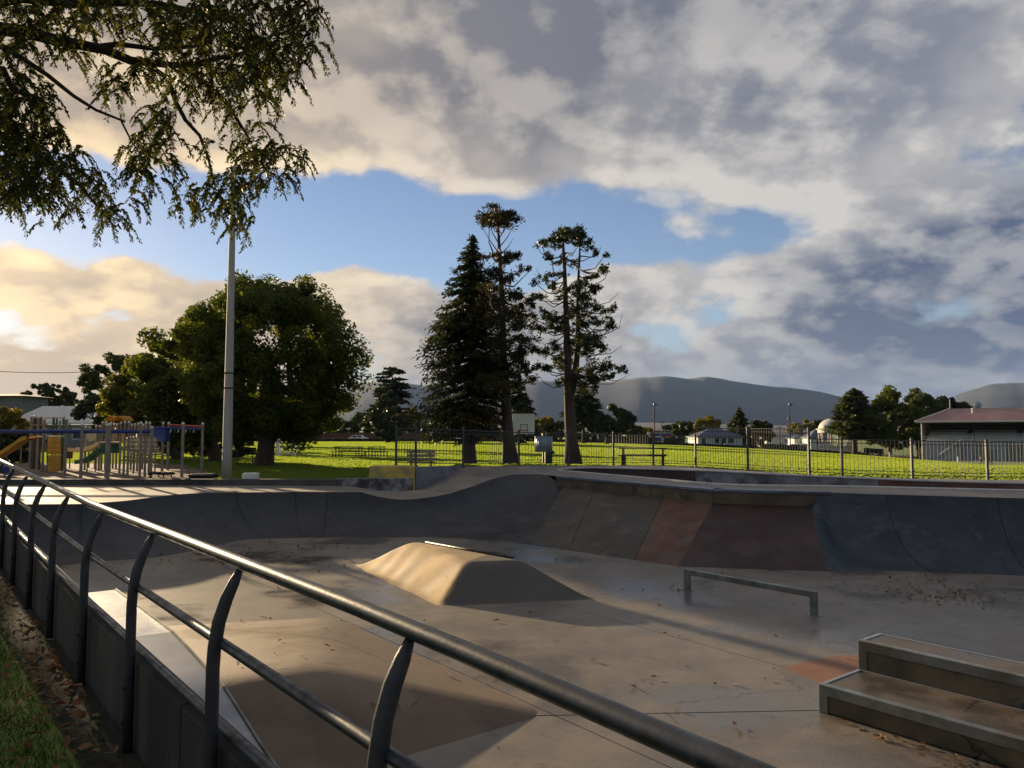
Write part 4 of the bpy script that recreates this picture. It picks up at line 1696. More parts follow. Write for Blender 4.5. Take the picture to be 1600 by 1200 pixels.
# ---- conifers
def conifer(name, label, base, prof, n_br, leaf, trunk_r, seed, lean=0.0, droop=0.15, dens=60, size=0.10, gaps=0.0, leaf2=None, bark='bark_red', trunk_top=0.98, sprayw=0.35, skew=0.0):
    """prof: (height, radius) from the foot up"""
    rng = np.random.default_rng(seed)
    base = Vector(base)
    root = thing(name, label, 'tree', base)
    hs = [p[0] for p in prof]
    rs = [p[1] for p in prof]
    H = hs[-1]
    m = MB()
    k = 8
    m.tube([base + Vector((lean * (i / k) ** 1.5, 0, H * trunk_top * i / k - (0.2 if i == 0 else 0))) for i in range(k + 1)], [trunk_r * (1.35 if i == 0 else 1) * (1 - 0.93 * i / k) + 0.01 for i in range(k + 1)], 9)
    P1, P2 = [], []
    for i in range(n_br):
        u = rng.uniform(0, 1) ** 0.9
        h = hs[0] + (H - hs[0]) * u
        r = float(np.interp(h, hs, rs)) * rng.uniform(0.65, 1.12)
        if r < 0.05 or rng.uniform() < gaps:
            continue
        an = rng.uniform(0, 2 * PI)
        a = base + Vector((lean * (h / H) ** 1.5, 0, h))
        r *= 1 - skew * math.cos(an)
        tip = a + Vector((math.cos(an) * r, math.sin(an) * r, -droop * r + rng.normal() * 0.1))
        if r > 0.5:
            limb(m, a, tip, 0.018 + 0.02 * r, 0.008, rng, sag=0.05, n=3, side=4)
        ns = max(10, int(dens * r))
        t = rng.uniform(0.22, 1.05, (ns, 1))
        A, T = np.array(a), np.array(tip)
        pos = A + (T - A) * t
        w = sprayw * (0.35 + 0.65 * t) * max(0.5, r * 0.45)
        pos = pos + rng.normal(size=(ns, 3)) * w * np.array([0.55, 0.55, 0.22])
        dirv = unit((T - A)[None, :] / max(r, 1e-3) + rng.normal(size=(ns, 3)) * 0.55 + np.array([0, 0, -0.15]))
        sidev = unit(np.cross(dirv, np.array([0, 0, 1.0]) + rng.normal(size=(ns, 3)) * 0.5))
        s = size * rng.uniform(0.6, 1.4, (ns, 1))
        q = leaf_quads(pos, dirv * s * 1.3, sidev * s * 0.5)
        (P2 if (leaf2 and math.cos(an - 0.4) + rng.normal() * 0.5 > 0.1) else P1).append(q)
    np_mesh('crown', np.concatenate(P1), 4, M[leaf], root)
    if P2:
        np_mesh('bronze_foliage', np.concatenate(P2), 4, M[leaf2], root)
    m.build('trunk', M[bark], root, smooth=True)
    return root


Y = 33.6
b = G(733, 727, Y)
b.z += 0.15
s = px_m(Y)
conifer('dense_conifer', 'dense dark conifer with bronze foliage, left of the three tall conifers', b,
        [(1.2, 0.8), (1.7, 1.75), (3.0, 1.95), (4.6, 1.8), (6.2, 1.5), (7.8, 1.1), (9.0, 0.62), (9.8, 0.2), (10.15, 0.05)], 560, 'leaf_dark', 0.26, 31, lean=0.15, droop=0.28, dens=50, size=0.075, leaf2='leaf_brown', skew=0.24)


def pad_conifer(name, label, trunks, pads, Y, seed, leaf, trunk_r, size=0.07, twigs=()):
    """open conifer: trunks and foliage pads given by columns and rows of the photograph, spread in depth"""
    rng = np.random.default_rng(seed)
    f0 = trunks[0][0]
    foot = at(f0[0], f0[1], Y=Y)
    root = thing(name, label, 'tree', (foot.x, foot.y, foot.z))
    m = MB()
    lines = []
    for ti, tr in enumerate(trunks):
        pts = [at(px, py, Y=Y + (0.15 if ti else 0)) for px, py in tr]
        n = len(pts)
        rad = [trunk_r[ti] * (1 - 0.85 * (i / (n - 1)) ** 0.9) for i in range(n)]
        if ti == 0:
            rad[0] *= 1.35
        m.tube(pts, rad, 9)
        dense = []
        for a, c in zip(pts[:-1], pts[1:]):
            dense += [a.lerp(c, k / 6) for k in range(6)]
        lines += dense + [pts[-1]]
    V = []
    for (px, py, rx, ry) in pads:
        for rep in range(3):
            px_, py_ = px + rng.normal() * (3.0 if rep == 0 else 7.0), py + rng.normal() * (2.0 if rep == 0 else 6.0)
            dy = rng.normal() * 0.9 * (0.5 if rep == 0 else 1.6)
            c0 = at(px_, py_, Y=Y)
            c = at(px_, py_, Y=Y + dy)
            if rep == 1:
                near = min(lines, key=lambda q: abs(q.z - c.z))
                c = Vector((near.x + (c0.x - near.x) * rng.uniform(0.25, 0.8), Y + dy * 1.2, c.z + rng.normal() * 0.12))
            R3 = np.array([rx * px_m(Y), rx * px_m(Y) * 0.9, ry * px_m(Y)]) * (1.05, 0.95, 0.8)[rep] * np.array([rng.uniform(0.7, 1.15), 1.0, rng.uniform(0.8, 1.5)])
            area = rx * ry
            n = int((2.6, 2.0, 1.3)[rep] * area ** 0.9 + 40)
            nk = rng.integers(5, 9)
            kc = unit(rng.normal(size=(nk, 3))) * rng.uniform(0.25, 1.15, (nk, 1))
            n = int(n * 1.25)
            d = kc[rng.integers(0, nk, n)] + rng.normal(size=(n, 3)) * np.array([0.20, 0.20, 0.30])
            keep = np.ones(n, bool)
            pos = np.array(c) + d * R3
            pos[:, 2] += 0.25 * np.abs(d[:, 0]) * R3[2] * 0
            # leafy tips point up and outward
            dirv = unit(d * np.array([1, 1, 0.3]) + rng.normal(size=(n, 3)) * 0.5 + np.array([0, 0, 0.35]))
            sv = unit(np.cross(dirv, rng.normal(size=(n, 3))))
            s_ = size * rng.uniform(0.6, 1.4, (n, 1))
            V.append(leaf_quads(pos[keep], (dirv * s_ * 1.25)[keep], (sv * s_ * 0.5)[keep]))
            # branch: leaves the trunk lower down, sags and turns up into the pad
            tp = min(lines, key=lambda q: (q - Vector((q.x, q.y, c.z - abs(c.x - q.x) * 0.05))).length + 0.15 * (q - c).length)
            hd = (c - tp).length
            if hd > 0.25:
                limb(m, tp, c + Vector((0, 0, -0.05)), 0.022 + 0.012 * hd, 0.012, rng, sag=0.16, n=5, side=5, wob=0.05)
    for pts in twigs:                    # bare curling twigs
        q = [at(px, py, Y=Y + rng.normal() * 0.15) for px, py in pts]
        m.tube(q, [0.03 - 0.022 * i / (len(q) - 1) for i in range(len(q))], 5)
    np_mesh('crown', np.concatenate(V), 4, M[leaf], root)
    m.build('trunk', M['bark_red'], root, smooth=True)


pad_conifer('flat_topped_conifer', 'tallest conifer with a flat umbrella top and a bare upper trunk, middle of three',
            [[(798, 728), (794, 680), (790, 620), (786, 560), (785, 500), (783, 440), (780, 390), (778, 345)]],
            [(778, 342, 30, 8), (755, 347, 18, 6), (800, 346, 18, 6), (777, 335, 18, 7), (765, 340, 14, 6),
             (805, 402, 16, 5), (790, 408, 12, 5), (768, 404, 12, 5), (806, 420, 10, 5), (770, 430, 16, 8), (795, 438, 14, 7), (760, 450, 16, 9),
             (795, 462, 22, 9), (820, 470, 16, 8), (765, 475, 24, 12), (805, 490, 26, 10), (830, 478, 10, 6), (775, 500, 24, 12), (820, 510, 20, 9), (755, 505, 18, 10),
             (790, 528, 26, 10), (825, 532, 18, 8), (760, 535, 22, 12), (808, 552, 26, 10), (835, 546, 10, 6), (772, 560, 22, 10), (820, 575, 20, 9), (795, 580, 22, 9),
             (765, 588, 22, 10), (812, 598, 16, 7), (745, 570, 18, 10), (780, 610, 18, 8), (826, 590, 10, 6), (752, 612, 18, 9)],
            33.4, 32, 'leaf_tall', [0.29], 0.052,
            [[(779, 395), (765, 375), (752, 352)], [(779, 388), (792, 372), (804, 350)], [(779, 380), (770, 365), (764, 345)], [(779, 375), (786, 362), (792, 345)], [(779, 400), (795, 385), (802, 372)]])

pad_conifer('twin_trunk_conifer', 'open conifer with two trunks and curling bare branches, right of three tall conifers',
            [[(896, 728), (893, 690), (890, 640), (888, 600), (886, 540), (884, 480), (882, 420), (879, 368)],
             [(890, 620), (898, 590), (903, 540), (903, 480), (904, 430), (907, 368)]],
            [(878, 364, 26, 6), (895, 362, 24, 6), (858, 372, 14, 6), (912, 366, 16, 7), (850, 382, 12, 5), (870, 378, 14, 6), (918, 380, 12, 5),
             (930, 395, 10, 5), (855, 400, 10, 4), (938, 422, 14, 6), (925, 432, 12, 5), (905, 445, 16, 7), (848, 436, 14, 5), (862, 446, 10, 5),
             (930, 455, 16, 7), (905, 465, 16, 8), (845, 462, 12, 5), (920, 478, 16, 7), (948, 486, 12, 5), (895, 490, 14, 7), (855, 495, 16, 6), (838, 492, 10, 5),
             (935, 500, 18, 6), (910, 510, 14, 6), (865, 515, 18, 7), (843, 508, 12, 5), (955, 510, 10, 5), (928, 530, 20, 8), (900, 535, 16, 7), (872, 540, 16, 7), (850, 548, 14, 6),
             (945, 545, 14, 6), (915, 552, 16, 7), (880, 565, 16, 7), (855, 572, 12, 6), (935, 570, 18, 8), (962, 578, 14, 7), (908, 588, 16, 7), (882, 598, 14, 7), (930, 596, 14, 6), (950, 588, 12, 5), (922, 608, 12, 6)],
            33.8, 33, 'leaf_dark', [0.33, 0.2], 0.052,
            [[(884, 470), (865, 480), (850, 470), (842, 455)], [(886, 520), (868, 535), (850, 538), (838, 528)], [(888, 560), (865, 575), (848, 578), (838, 572)],
             [(903, 500), (925, 515), (945, 515), (962, 500)], [(903, 540), (930, 555), (955, 552), (972, 540)], [(898, 585), (925, 600), (955, 600), (985, 585)],
             [(898, 590), (930, 590), (960, 595), (980, 592)], [(904, 470), (930, 478), (952, 472), (966, 458)], [(883, 440), (862, 446), (845, 436), (838, 420)],
             [(905, 440), (928, 446), (945, 436), (950, 425)], [(882, 400), (862, 404), (846, 396), (838, 384)], [(906, 400), (925, 402), (936, 394), (940, 384)],
             [(880, 385), (862, 380), (850, 372)], [(907, 385), (920, 378), (928, 370)], [(888, 600), (865, 606), (850, 598), (844, 590)], [(903, 520), (940, 525), (968, 512), (972, 488)]])

# medium and far trees
conifer('cedar_tree', 'layered cedar standing beyond the field right of the big round tree', G(606, 691, 150), [(2.0, 4.6), (5, 5.0), (8, 4.0), (11, 3.4), (13, 3.0), (14.2, 2.4), (14.8, 0.6)],
        150, 'leaf_dark', 0.5, 41, lean=0.9, droop=0.05, dens=26, size=0.34, sprayw=0.18)
broadleaf('round_conifer', 'small dense rounded conifer in front of the cedar', G(605, 690, 140), at(605, 652, Y=140), (2.6, 2.4, 4.6), 40, 7000, 0.3, 'leaf_dark', 0.3, 42, cl=0.25, zcut=-1)
conifer('cone_conifer', 'dark cone-shaped conifer behind the basketball backboard', G(812, 692, 130), [(0.5, 3.0), (3, 3.2), (7, 2.1), (10, 0.8), (11.5, 0.1)], 200, 'leaf_dark', 0.3, 43, droop=0.2, dens=24, size=0.3)
broadleaf('spreading_tree', 'dark flat-crowned tree right of the twin-trunked conifer', G(948, 694, 150), at(950, 660, Y=150), (4.6, 4, 3.0), 40, 8000, 0.33, 'leaf_dark', 0.4, 44, cl=0.25)
conifer('pine_tree', 'tall pine showing just right of the twin trunks', G(912, 694, 150), [(3, 3.0), (6, 3.6), (9, 2.6), (10.5, 1.0), (11, 0.2)], 120, 'leaf_dark', 0.35, 45, droop=0.05, dens=24, size=0.33)
broadleaf('yellow_tree', 'yellow-green rounded tree behind the pale house', G(1102, 692, 215), at(1102, 668, Y=215), (4.4, 4, 3.0), 34, 6000, 0.4, 'leaf_yellow', 0.4, 46, cl=0.27)
broadleaf('green_tree', 'darker rounded tree left of the yellow-green tree', G(1068, 692, 220), at(1067, 671, Y=220), (3.6, 3, 2.2), 24, 4000, 0.4, 'leaf_mid', 0.35, 47, cl=0.27)
conifer('cone_conifer', 'pointed dark conifer right of the pale house', G(1156, 695, 200), [(0.5, 4.0), (3, 4.2), (6, 2.8), (8.5, 1.2), (10.2, 0.1)], 200, 'leaf_mid', 0.35, 48, droop=0.2, dens=22, size=0.4)
broadleaf('dark_tree', 'dark rounded tree between the pale house and the white building', G(1190, 703, 170), at(1190, 676, Y=170), (2.6, 2.5, 3.1), 30, 6000, 0.33, 'leaf_dark', 0.35, 49, cl=0.27, zcut=-1)
conifer('spreading_conifer', 'large bronze conifer leaning over the band rotunda', G(1336, 710, 165), [(3.2, 2.5), (4.8, 4.6), (8, 4.2), (11, 3.0), (13, 1.6), (14.2, 0.2)], 260, 'leaf_mid', 0.55, 50, droop=-0.05, dens=26, size=0.36, leaf2='leaf_brown')
broadleaf('leafy_tree', 'large sunlit leafy tree left of the grandstand', G(1390, 708, 165), at(1390, 657, Y=165), (5.6, 4.8, 6.4), 90, 17000, 0.36, 'leaf_round', 0.5, 51, cl=0.22, zcut=-0.9)
broadleaf('leafy_tree', 'large leafy tree in the middle of the clump behind the grandstand corner', G(1435, 708, 170), at(1434, 655, Y=170), (5.8, 4.8, 6.3), 90, 16000, 0.36, 'leaf_mid', 0.5, 52, cl=0.22, zcut=-0.9)
broadleaf('dark_tree', 'dark tree rising just above the grandstand roof', G(1480, 705, 185), at(1474, 650, Y=185), (5.6, 4, 5.0), 46, 9000, 0.4, 'leaf_dark', 0.5, 53, cl=0.24)
# tree belt along the far side
belt = [(468, 672, 3.0, 2.6, 'leaf_yellow', 'golden low tree under the right edge of the big round crown'), (500, 668, 3.2, 2.6, 'leaf_brown', 'rusty low tree beyond the field under the big round crown'),
        (535, 673, 3.0, 2.3, 'leaf_mid', 'green low tree right of the rusty one beyond the field'), (566, 668, 3.0, 3.0, 'leaf_mid', 'green tree just left of the cedar'),
        (636, 662, 3.0, 3.4, 'leaf_yellow', 'yellow-green tree right of the cedar'), (660, 668, 3.0, 3.0, 'leaf_dark', 'dark tree behind the left side of the dense conifer'),
        (700, 672, 3.4, 2.6, 'leaf_mid', 'green tree behind the dense conifer'), (745, 670, 3.6, 2.8, 'leaf_dark', 'dark tree between the dense conifer and the flat-topped one'),
        (780, 674, 3.0, 2.4, 'leaf_mid', 'green tree behind the flat-topped conifer trunk'),
        (850, 672, 3.2, 2.6, 'leaf_yellow', 'sunlit tree right of the backboard'), (876, 674, 3.0, 2.3, 'leaf_mid', 'green tree just left of the twin trunks'),
        (915, 677, 3.0, 2.2, 'leaf_mid', 'low green tree at the foot of the flat-crowned tree'), (985, 678, 3.4, 2.0, 'leaf_mid', 'low green tree left of the floodlight'),
        (1010, 680, 3.2, 1.8, 'leaf_yellow', 'low yellow-green tree beside the floodlight'), (1048, 679, 3.0, 2.0, 'leaf_dark', 'low dark tree behind the truck'),
        (1255, 672, 3.4, 2.0, 'leaf_yellow', 'yellow-green tree above the blue-roofed house'), (1280, 671, 2.6, 1.8, 'leaf_dark', 'dark treetop left of the rotunda dome')]
for i, (px, py, rx, rz_, lf, lab) in enumerate(belt):
    Y = 190 if px < 1000 else 260
    k = Y / 175.0
    broadleaf('background_tree', lab, G(px, 693, Y), at(px, py, Y=Y), (rx * k, 2.6 * k, rz_ * k), 24, 3600, 0.40, lf, 0.3, 60 + i, cl=0.3, zcut=-1, group='trees along the far side of the field')


# ---- the near tree that hangs into the picture from the left
def build_hanging_tree():
    rng = np.random.default_rng(77)
    root = thing('overhanging_tree', 'feathery drooping tree hanging into the top left corner', 'tree', (-10.2, 8.2, 0))
    m = MB()
    Yb = 8.8

    def path(pts, r0, r1, Y0=Yb, Y1=None, side=8):
        Y1 = Y0 if Y1 is None else Y1
        n = len(pts)
        q = [at(px, py, Y=lerp(Y0, Y1, i / (n - 1))) for i, (px, py) in enumerate(pts)]
        m.tube(q, [lerp(r0, r1, i / (n - 1)) for i in range(n)], side)
        return q
    l0 = at(0, 45, Y=8.8)
    m.tube([(-10.2, 8.2, -0.3), (-10.2, 8.2, 0.3), (-10.1, 8.2, 2.5), (-9.9, 8.3, 5.0), (-9.7, 8.3, 7.0), (-9.2, 8.4, 9.5)], [0.55, 0.42, 0.36, 0.30, 0.22, 0.12], 12)
    m.tube([(-10.1, 8.2, 3.6), (-8.6, 8.5, 5.4), (-7.0, 8.7, 6.1), l0], [0.2, 0.15, 0.11, 0.085], 10)
    m.tube([(-9.9, 8.3, 5.2), (-8.2, 8.6, 6.2), at(-30, 5, Y=8.8), at(30, -4, Y=8.9)], [0.16, 0.12, 0.08, 0.07], 10)
    m.tube([(-10.0, 8.2, 3.4), (-8.2, 8.5, 4.6), at(-40, 190, Y=8.8), at(10, 215, Y=8.7)], [0.14, 0.10, 0.06, 0.045], 8)
    path([(0, 45), (40, 50), (85, 62), (125, 70), (165, 78), (205, 95), (240, 98)], 0.085, 0.045)
    path([(150, 74), (185, 69), (240, 76), (290, 74), (330, 68)], 0.04, 0.015)
    path([(30, -4), (110, 5), (180, 4), (245, 6), (320, 20), (400, 40)], 0.07, 0.02, 8.9, 9.6)
    path([(235, 98), (270, 102), (310, 100), (345, 90), (375, 84), (420, 70), (460, 55)], 0.045, 0.012, 8.8, 9.4)
    path([(0, 70), (30, 88), (75, 118), (115, 150), (150, 172), (195, 190)], 0.035, 0.012, 8.5, 8.3)
    path([(225, 98), (262, 122), (275, 160), (290, 188), (312, 212), (325, 245), (333, 280), (340, 305)], 0.035, 0.008, 8.8, 8.5)
    path([(280, 102), (320, 130), (350, 155), (370, 185), (388, 215), (395, 230), (430, 245)], 0.03, 0.008, 8.8, 9.2)
    path([(10, 215), (45, 235), (90, 262), (125, 290), (150, 320), (180, 355)], 0.04, 0.008, 8.7, 8.4)
    path([(5, 110), (20, 140), (50, 150), (80, 165)], 0.04, 0.01, 8.6, 8.2)
    path([(190, 190), (205, 220), (225, 250), (245, 270)], 0.012, 0.006, 8.3, 8.2)
    m.build('trunk', M['bark_dark'], root, smooth=True)
    clumps = [(40, 20, 70, 30, 1.2), (140, 18, 70, 26, 1.3), (230, 22, 60, 28, 1.3), (310, 26, 60, 30, 1.5), (390, 30, 50, 36, 1.6), (440, 20, 40, 28, 1.3), (480, 28, 22, 30, 1.0), (470, 75, 28, 28, 0.9),
              (490, 75, 10, 22, 0.5), (430, 80, 40, 34, 1.4), (370, 75, 44, 30, 1.6), (300, 70, 44, 26, 1.4), (245, 62, 40, 24, 1.0), (60, 65, 55, 22, 0.9), (110, 88, 26, 16, 0.7), (20, 80, 26, 18, 0.8), (150, 40, 40, 20, 0.8),
              (440, 120, 30, 24, 0.9), (400, 120, 40, 28, 1.1), (345, 120, 40, 26, 1.0), (300, 112, 30, 20, 0.9), (195, 118, 34, 18, 0.9), (180, 145, 22, 18, 0.7), (240, 112, 26, 16, 0.7), (465, 140, 12, 16, 0.4),
              (420, 160, 22, 18, 0.5), (380, 160, 26, 20, 0.6), (330, 150, 24, 18, 0.6), (290, 160, 20, 20, 0.5), (265, 145, 20, 18, 0.5), (395, 195, 24, 14, 0.35), (350, 195, 20, 14, 0.25),
              (25, 135, 34, 24, 1.0), (20, 180, 36, 30, 1.5), (60, 175, 26, 24, 1.1), (35, 225, 48, 30, 1.7), (85, 215, 22, 24, 0.9), (25, 270, 36, 26, 1.5), (70, 262, 26, 24, 1.2), (40, 305, 44, 20, 1.5), (10, 320, 18, 14, 0.9), (90, 300, 20, 18, 0.9),
              (110, 240, 18, 18, 0.6), (115, 268, 22, 20, 0.9), (138, 292, 20, 18, 0.8), (160, 312, 18, 18, 0.7), (175, 335, 18, 16, 0.7), (185, 355, 12, 12, 0.5), (110, 335, 8, 16, 0.3), (70, 330, 14, 14, 0.4), (205, 325, 14, 12, 0.4),
              (240, 190, 30, 18, 1.0), (255, 215, 20, 16, 0.8), (225, 215, 18, 18, 0.5), (235, 250, 24, 18, 0.8), (215, 270, 18, 20, 0.7), (240, 285, 18, 16, 0.6), (262, 262, 12, 14, 0.5), (195, 245, 16, 14, 0.4), (225, 310, 12, 12, 0.35), (285, 235, 12, 16, 0.25),
              (330, 235, 20, 12, 0.3), (375, 235, 30, 12, 0.6), (420, 240, 34, 14, 0.8), (455, 250, 18, 14, 0.7), (395, 262, 34, 16, 0.9), (440, 278, 20, 16, 0.7), (410, 295, 20, 16, 0.7), (375, 290, 24, 18, 0.8), (350, 280, 18, 14, 0.5),
              (320, 300, 26, 12, 0.6), (300, 320, 18, 12, 0.5), (285, 335, 10, 14, 0.4), (345, 315, 20, 14, 0.6), (365, 330, 18, 20, 0.7), (330, 345, 14, 12, 0.35), (385, 345, 16, 12, 0.4), (372, 362, 8, 14, 0.3), (20, 160, 30, 12, 0.9), (0, 240, 24, 60, 1.5)]
    # the crown also goes on to the left of the picture
    for k in range(34):
        clumps.append((-40 - rng.uniform(0, 520), rng.uniform(-260, 300), 70, 40, 1.6))
    for k in range(16):
        clumps.append((rng.uniform(-40, 470), rng.uniform(-170, -25), 60, 30, 1.4))
    V = []
    tw = MB()
    for (px, py, rx, ry, den) in clumps:
        ntw = max(4, int(den * (rx * ry) ** 0.5 * 0.88))
        for k in range(ntw):
            Yk = Yb + rng.normal() * 0.75 + (rng.uniform(-1.2, 1.2) if px < 0 else 0)
            c = at(px + rng.normal() * rx * 0.55, py + rng.normal() * ry * 0.55 - 12, Y=Yk)
            # a drooping twig with pairs of leaflets
            az = rng.uniform(0, 2 * PI)
            L = rng.uniform(0.22, 0.46)
            out = np.array([math.cos(az), math.sin(az), 0])
            ts = np.linspace(0, 1, 26)[:, None]
            pos = np.array(c)[None, :] + out[None, :] * L * (0.62 * ts) + np.array([0, 0, 1.0])[None, :] * L * (0.10 * ts - 0.75 * ts ** 2)
            tang = unit(np.gradient(pos, axis=0))
            if k % 3 == 0:
                tw.tube([Vector(pos[i]) for i in (0, 8, 16, 25)], 0.0035, 3, cap=False)
            for s in (-1, 1):
                sv = unit(np.cross(tang, np.array([0, 0, 1.0])) + 1e-6) * s
                ld = unit(sv * 0.75 + tang * 0.75 + np.array([0, 0, -0.35]) + rng.normal(size=pos.shape) * 0.30)
                wv = unit(np.cross(ld, rng.normal(size=pos.shape)))
                ll = rng.uniform(0.018, 0.034, (len(pos), 1))
                V.append(leaf_quads(pos + ld * ll, ld * ll, wv * ll * 0.36))
    np_mesh('crown', np.concatenate(V), 4, M['leaf_hang'], root)
    t = tw.build('twigs', M['bark_dark'], root)
    t['kind'] = 'stuff'


build_hanging_tree()

# ------------------------------------------------------------------ playground
def gp(px, py):
    return at(px, py, z=0.0)


def play_post(parent, px, ytop, ybase, r=0.05, matl='play_post', cap=True, name='post'):
    b = gp(px, ybase)
    zt = at(px, ytop, Y=b.y).z
    m = MB()
    m.tube([(b.x, b.y, -0.05), (b.x, b.y, zt)], r, 8)
    o = m.build(name, M[matl], parent)
    if cap:
        m = MB()
        m.lathe((b.x, b.y, zt), [(r * 1.12, -0.04), (r * 1.15, 0.0), (r * 0.9, 0.035), (r * 0.3, 0.055)], 8)
        m.build('post_cap', M['cap'], o, smooth=True)
    return b, zt


def build_playground():
    r = thing('beam_frame', 'long blue beam on grey posts at the front of the playground', 'play equipment', gp(126, 747))
    for px, yt, yb, rr in ((126, 664, 747, 0.055), (167, 664, 747.5, 0.085), (235, 668, 747, 0.055), (-22, 664, 747, 0.06)):
        play_post(r, px, yt, yb, rr)
    a, b = at(-40, 674.3, Y=27.3), at(237, 674.3, Y=27.3)
    m = MB()
    m.tube([a, b], 0.068, 10)
    m.build('beam', M['blue'], r, smooth=True)

    r = thing('climbing_tower', 'play tower of tall posts with a yellow climbing wall, left of the playground', 'play equipment', gp(75, 737))
    for px, yt, yb, rr, mt in ((46, 651, 732, 0.05, 'play_post'), (52, 651, 733, 0.09, 'play_brown'), (57, 652, 735, 0.045, 'play_post'), (61, 651, 734, 0.05, 'play_brown'), (66, 655, 738, 0.05, 'play_post'),
                               (81, 651, 731, 0.05, 'play_brown'), (86, 653, 731, 0.04, 'green'), (91, 656, 733, 0.045, 'play_post'), (97, 652, 733, 0.06, 'green'), (101, 655, 741, 0.055, 'play_post'), (25.5, 682, 722, 0.09, 'play_post')):
        play_post(r, px, yt, yb, rr, mt)
    Yt = gp(80, 738).y
    for y0, y1, nm in ((684, 709.5, 'climbing_panel'), (711, 736.5, 'climbing_panel')):
        a, b = at(75, y0, Y=Yt), at(95, y1, Y=Yt)
        m = MB()
        m.box(((a.x + b.x) / 2, Yt, (a.z + b.z) / 2), (b.x - a.x, 0.06, a.z - b.z))
        o = m.build(nm, M['yellow'], r, bevel=0.02)
        for fx in (-.3, .3):
            for fz in (-.3, 0, .3):
                m = MB()
                m.lathe(((a.x + b.x) / 2 + fx * (b.x - a.x), Yt - 0.045, (a.z + b.z) / 2 + fz * (a.z - b.z)), [(0.03, -0.02), (0.03, 0.02), (0.01, 0.03)], 6)
                m.build('hand_hold', M['cream'], o)
    for px in (73.5, 96.5):
        m = MB()
        m.tube([at(px, 682, Y=Yt), at(px, 741, Y=Yt)], 0.025, 6)
        m.build('panel_frame', M['play_brown'], r)
    m = MB()
    a, b = at(62, 682, Y=Yt + 0.4), at(92, 682, Y=Yt + 0.4)
    m.box(((a.x + b.x) / 2, Yt + 0.5, a.z), (b.x - a.x, 0.9, 0.05))
    m.build('platform', M['cream'], r)
    for y in (653, 664):
        m = MB()
        m.tube([at(50, y, Y=Yt + 0.5), at(101, y, Y=Yt + 0.5)], 0.02, 5)
        m.build('rail', M['play_post'], r)

    def slide(name, label, path, Y, w, matl, dy=0.0):
        root = thing(name, label, 'slide', at(path[-1][0], path[-1][1], Y=Y))
        P = [at(px, py, Y=Y + dy * i) for i, (px, py) in enumerate(path)]
        P = [Vector(q) for q in resample([tuple(p) for p in P], 4)]
        m = MB()
        vs, fs = [], []
        for p in P:
            vs += [p + Vector((0, -w / 2, 0.11)), p + Vector((0, -w / 2 + 0.02, 0)), p + Vector((0, w / 2 - 0.02, 0)), p + Vector((0, w / 2, 0.11)),
                   p + Vector((0, w / 2, -0.05)), p + Vector((0, -w / 2, -0.05))]
        for i in range(len(P) - 1):
            for k in range(6):
                fs.append((i * 6 + k, i * 6 + (k + 1) % 6, (i + 1) * 6 + (k + 1) % 6, (i + 1) * 6 + k))
        m.add(vs, fs)
        m.build('chute', M[matl], root, smooth=False)
        for i in (len(P) // 3, 2 * len(P) // 3):
            q = P[i]
            m = MB()
            m.tube([(q.x, q.y, 0), (q.x, q.y, q.z - 0.05)], 0.03, 6)
            m.build('support', M['play_post'], root)
    slide('slide', 'yellow slide running down to the left edge of the picture', [(48, 685), (40, 687), (31, 693), (18, 702), (2, 712), (-18, 724)], 30.5, 0.55, 'yellow')
    slide('slide', 'dark green curved slide in the middle of the playground', [(160, 702), (152, 708), (143, 716), (134, 721), (122, 723)], 31.5, 0.55, 'green')
    slide('hanging_bridge', 'cream sagging bridge above the green slide', [(164, 691), (154, 696), (143, 701), (130, 704.5), (112, 703)], 33.0, 0.6, 'cream')

    r = thing('play_tower', 'main play tower of many posts with an orange arched roof', 'play equipment', gp(186, 740))
    for px, yt, yb in ((154, 666, 736), (158, 660, 735), (164, 660, 734), (171, 661, 738), (176, 662, 733), (181, 663, 733), (186.5, 661, 740), (193, 660, 742), (199, 660, 744), (209, 663, 736), (218, 661, 747), (226, 661, 746), (232, 661, 738), (148, 665, 733), (204, 664, 735), (214, 662, 737), (222, 664, 734), (138, 668, 731), (132, 667, 735)):
        play_post(r, px, yt, yb, 0.045)
    Yt = 31.0
    for (xa, xb, yt, yb) in ((172, 188, 651, 662), (184, 202, 651, 662)):
        m = MB()
        n = 7
        vs, fs = [], []
        for k in range(n + 1):
            u = k / n
            x = lerp(xa, xb, u)
            y = yb - (yb - yt) * math.sin(PI * (0.12 + 0.76 * u))
            p = at(x, y, Y=Yt)
            vs += [p + Vector((0, -0.4, 0)), p + Vector((0, 0.4, 0)), p + Vector((0, 0.4, 0.03)), p + Vector((0, -0.4, 0.03))]
        for k in range(n):
            for j in range(4):
                fs.append((k * 4 + j, k * 4 + (j + 1) % 4, k * 4 + 4 + (j + 1) % 4, k * 4 + 4 + j))
        m.add(vs, fs)
        m.build('roof', M['yellow'], r)
    m = MB()
    a, b = at(166, 691, Y=Yt), at(196, 691, Y=Yt)
    m.box(((a.x + b.x) / 2, Yt, a.z), (b.x - a.x, 1.0, 0.06))
    m.build('platform', M['cream'], r)
    m = MB()
    a, b = at(158, 692, Y=Yt - 0.2), at(184, 708, Y=Yt - 0.2)
    m.box(((a.x + b.x) / 2, Yt - 0.2, (a.z + b.z) / 2), (b.x - a.x, 0.05, a.z - b.z))
    m.build('green_panel', M['green'], r)
    a, b = at(187, 672, Y=Yt), at(194, 690, Y=Yt)
    m = MB()
    m.box(((a.x + b.x) / 2, Yt, (a.z + b.z) / 2), (b.x - a.x, 0.06, a.z - b.z))
    m.build('yellow_panel', M['yellow'], r)
    c = at(142, 681.5, Y=Yt - 0.5)
    m = MB()
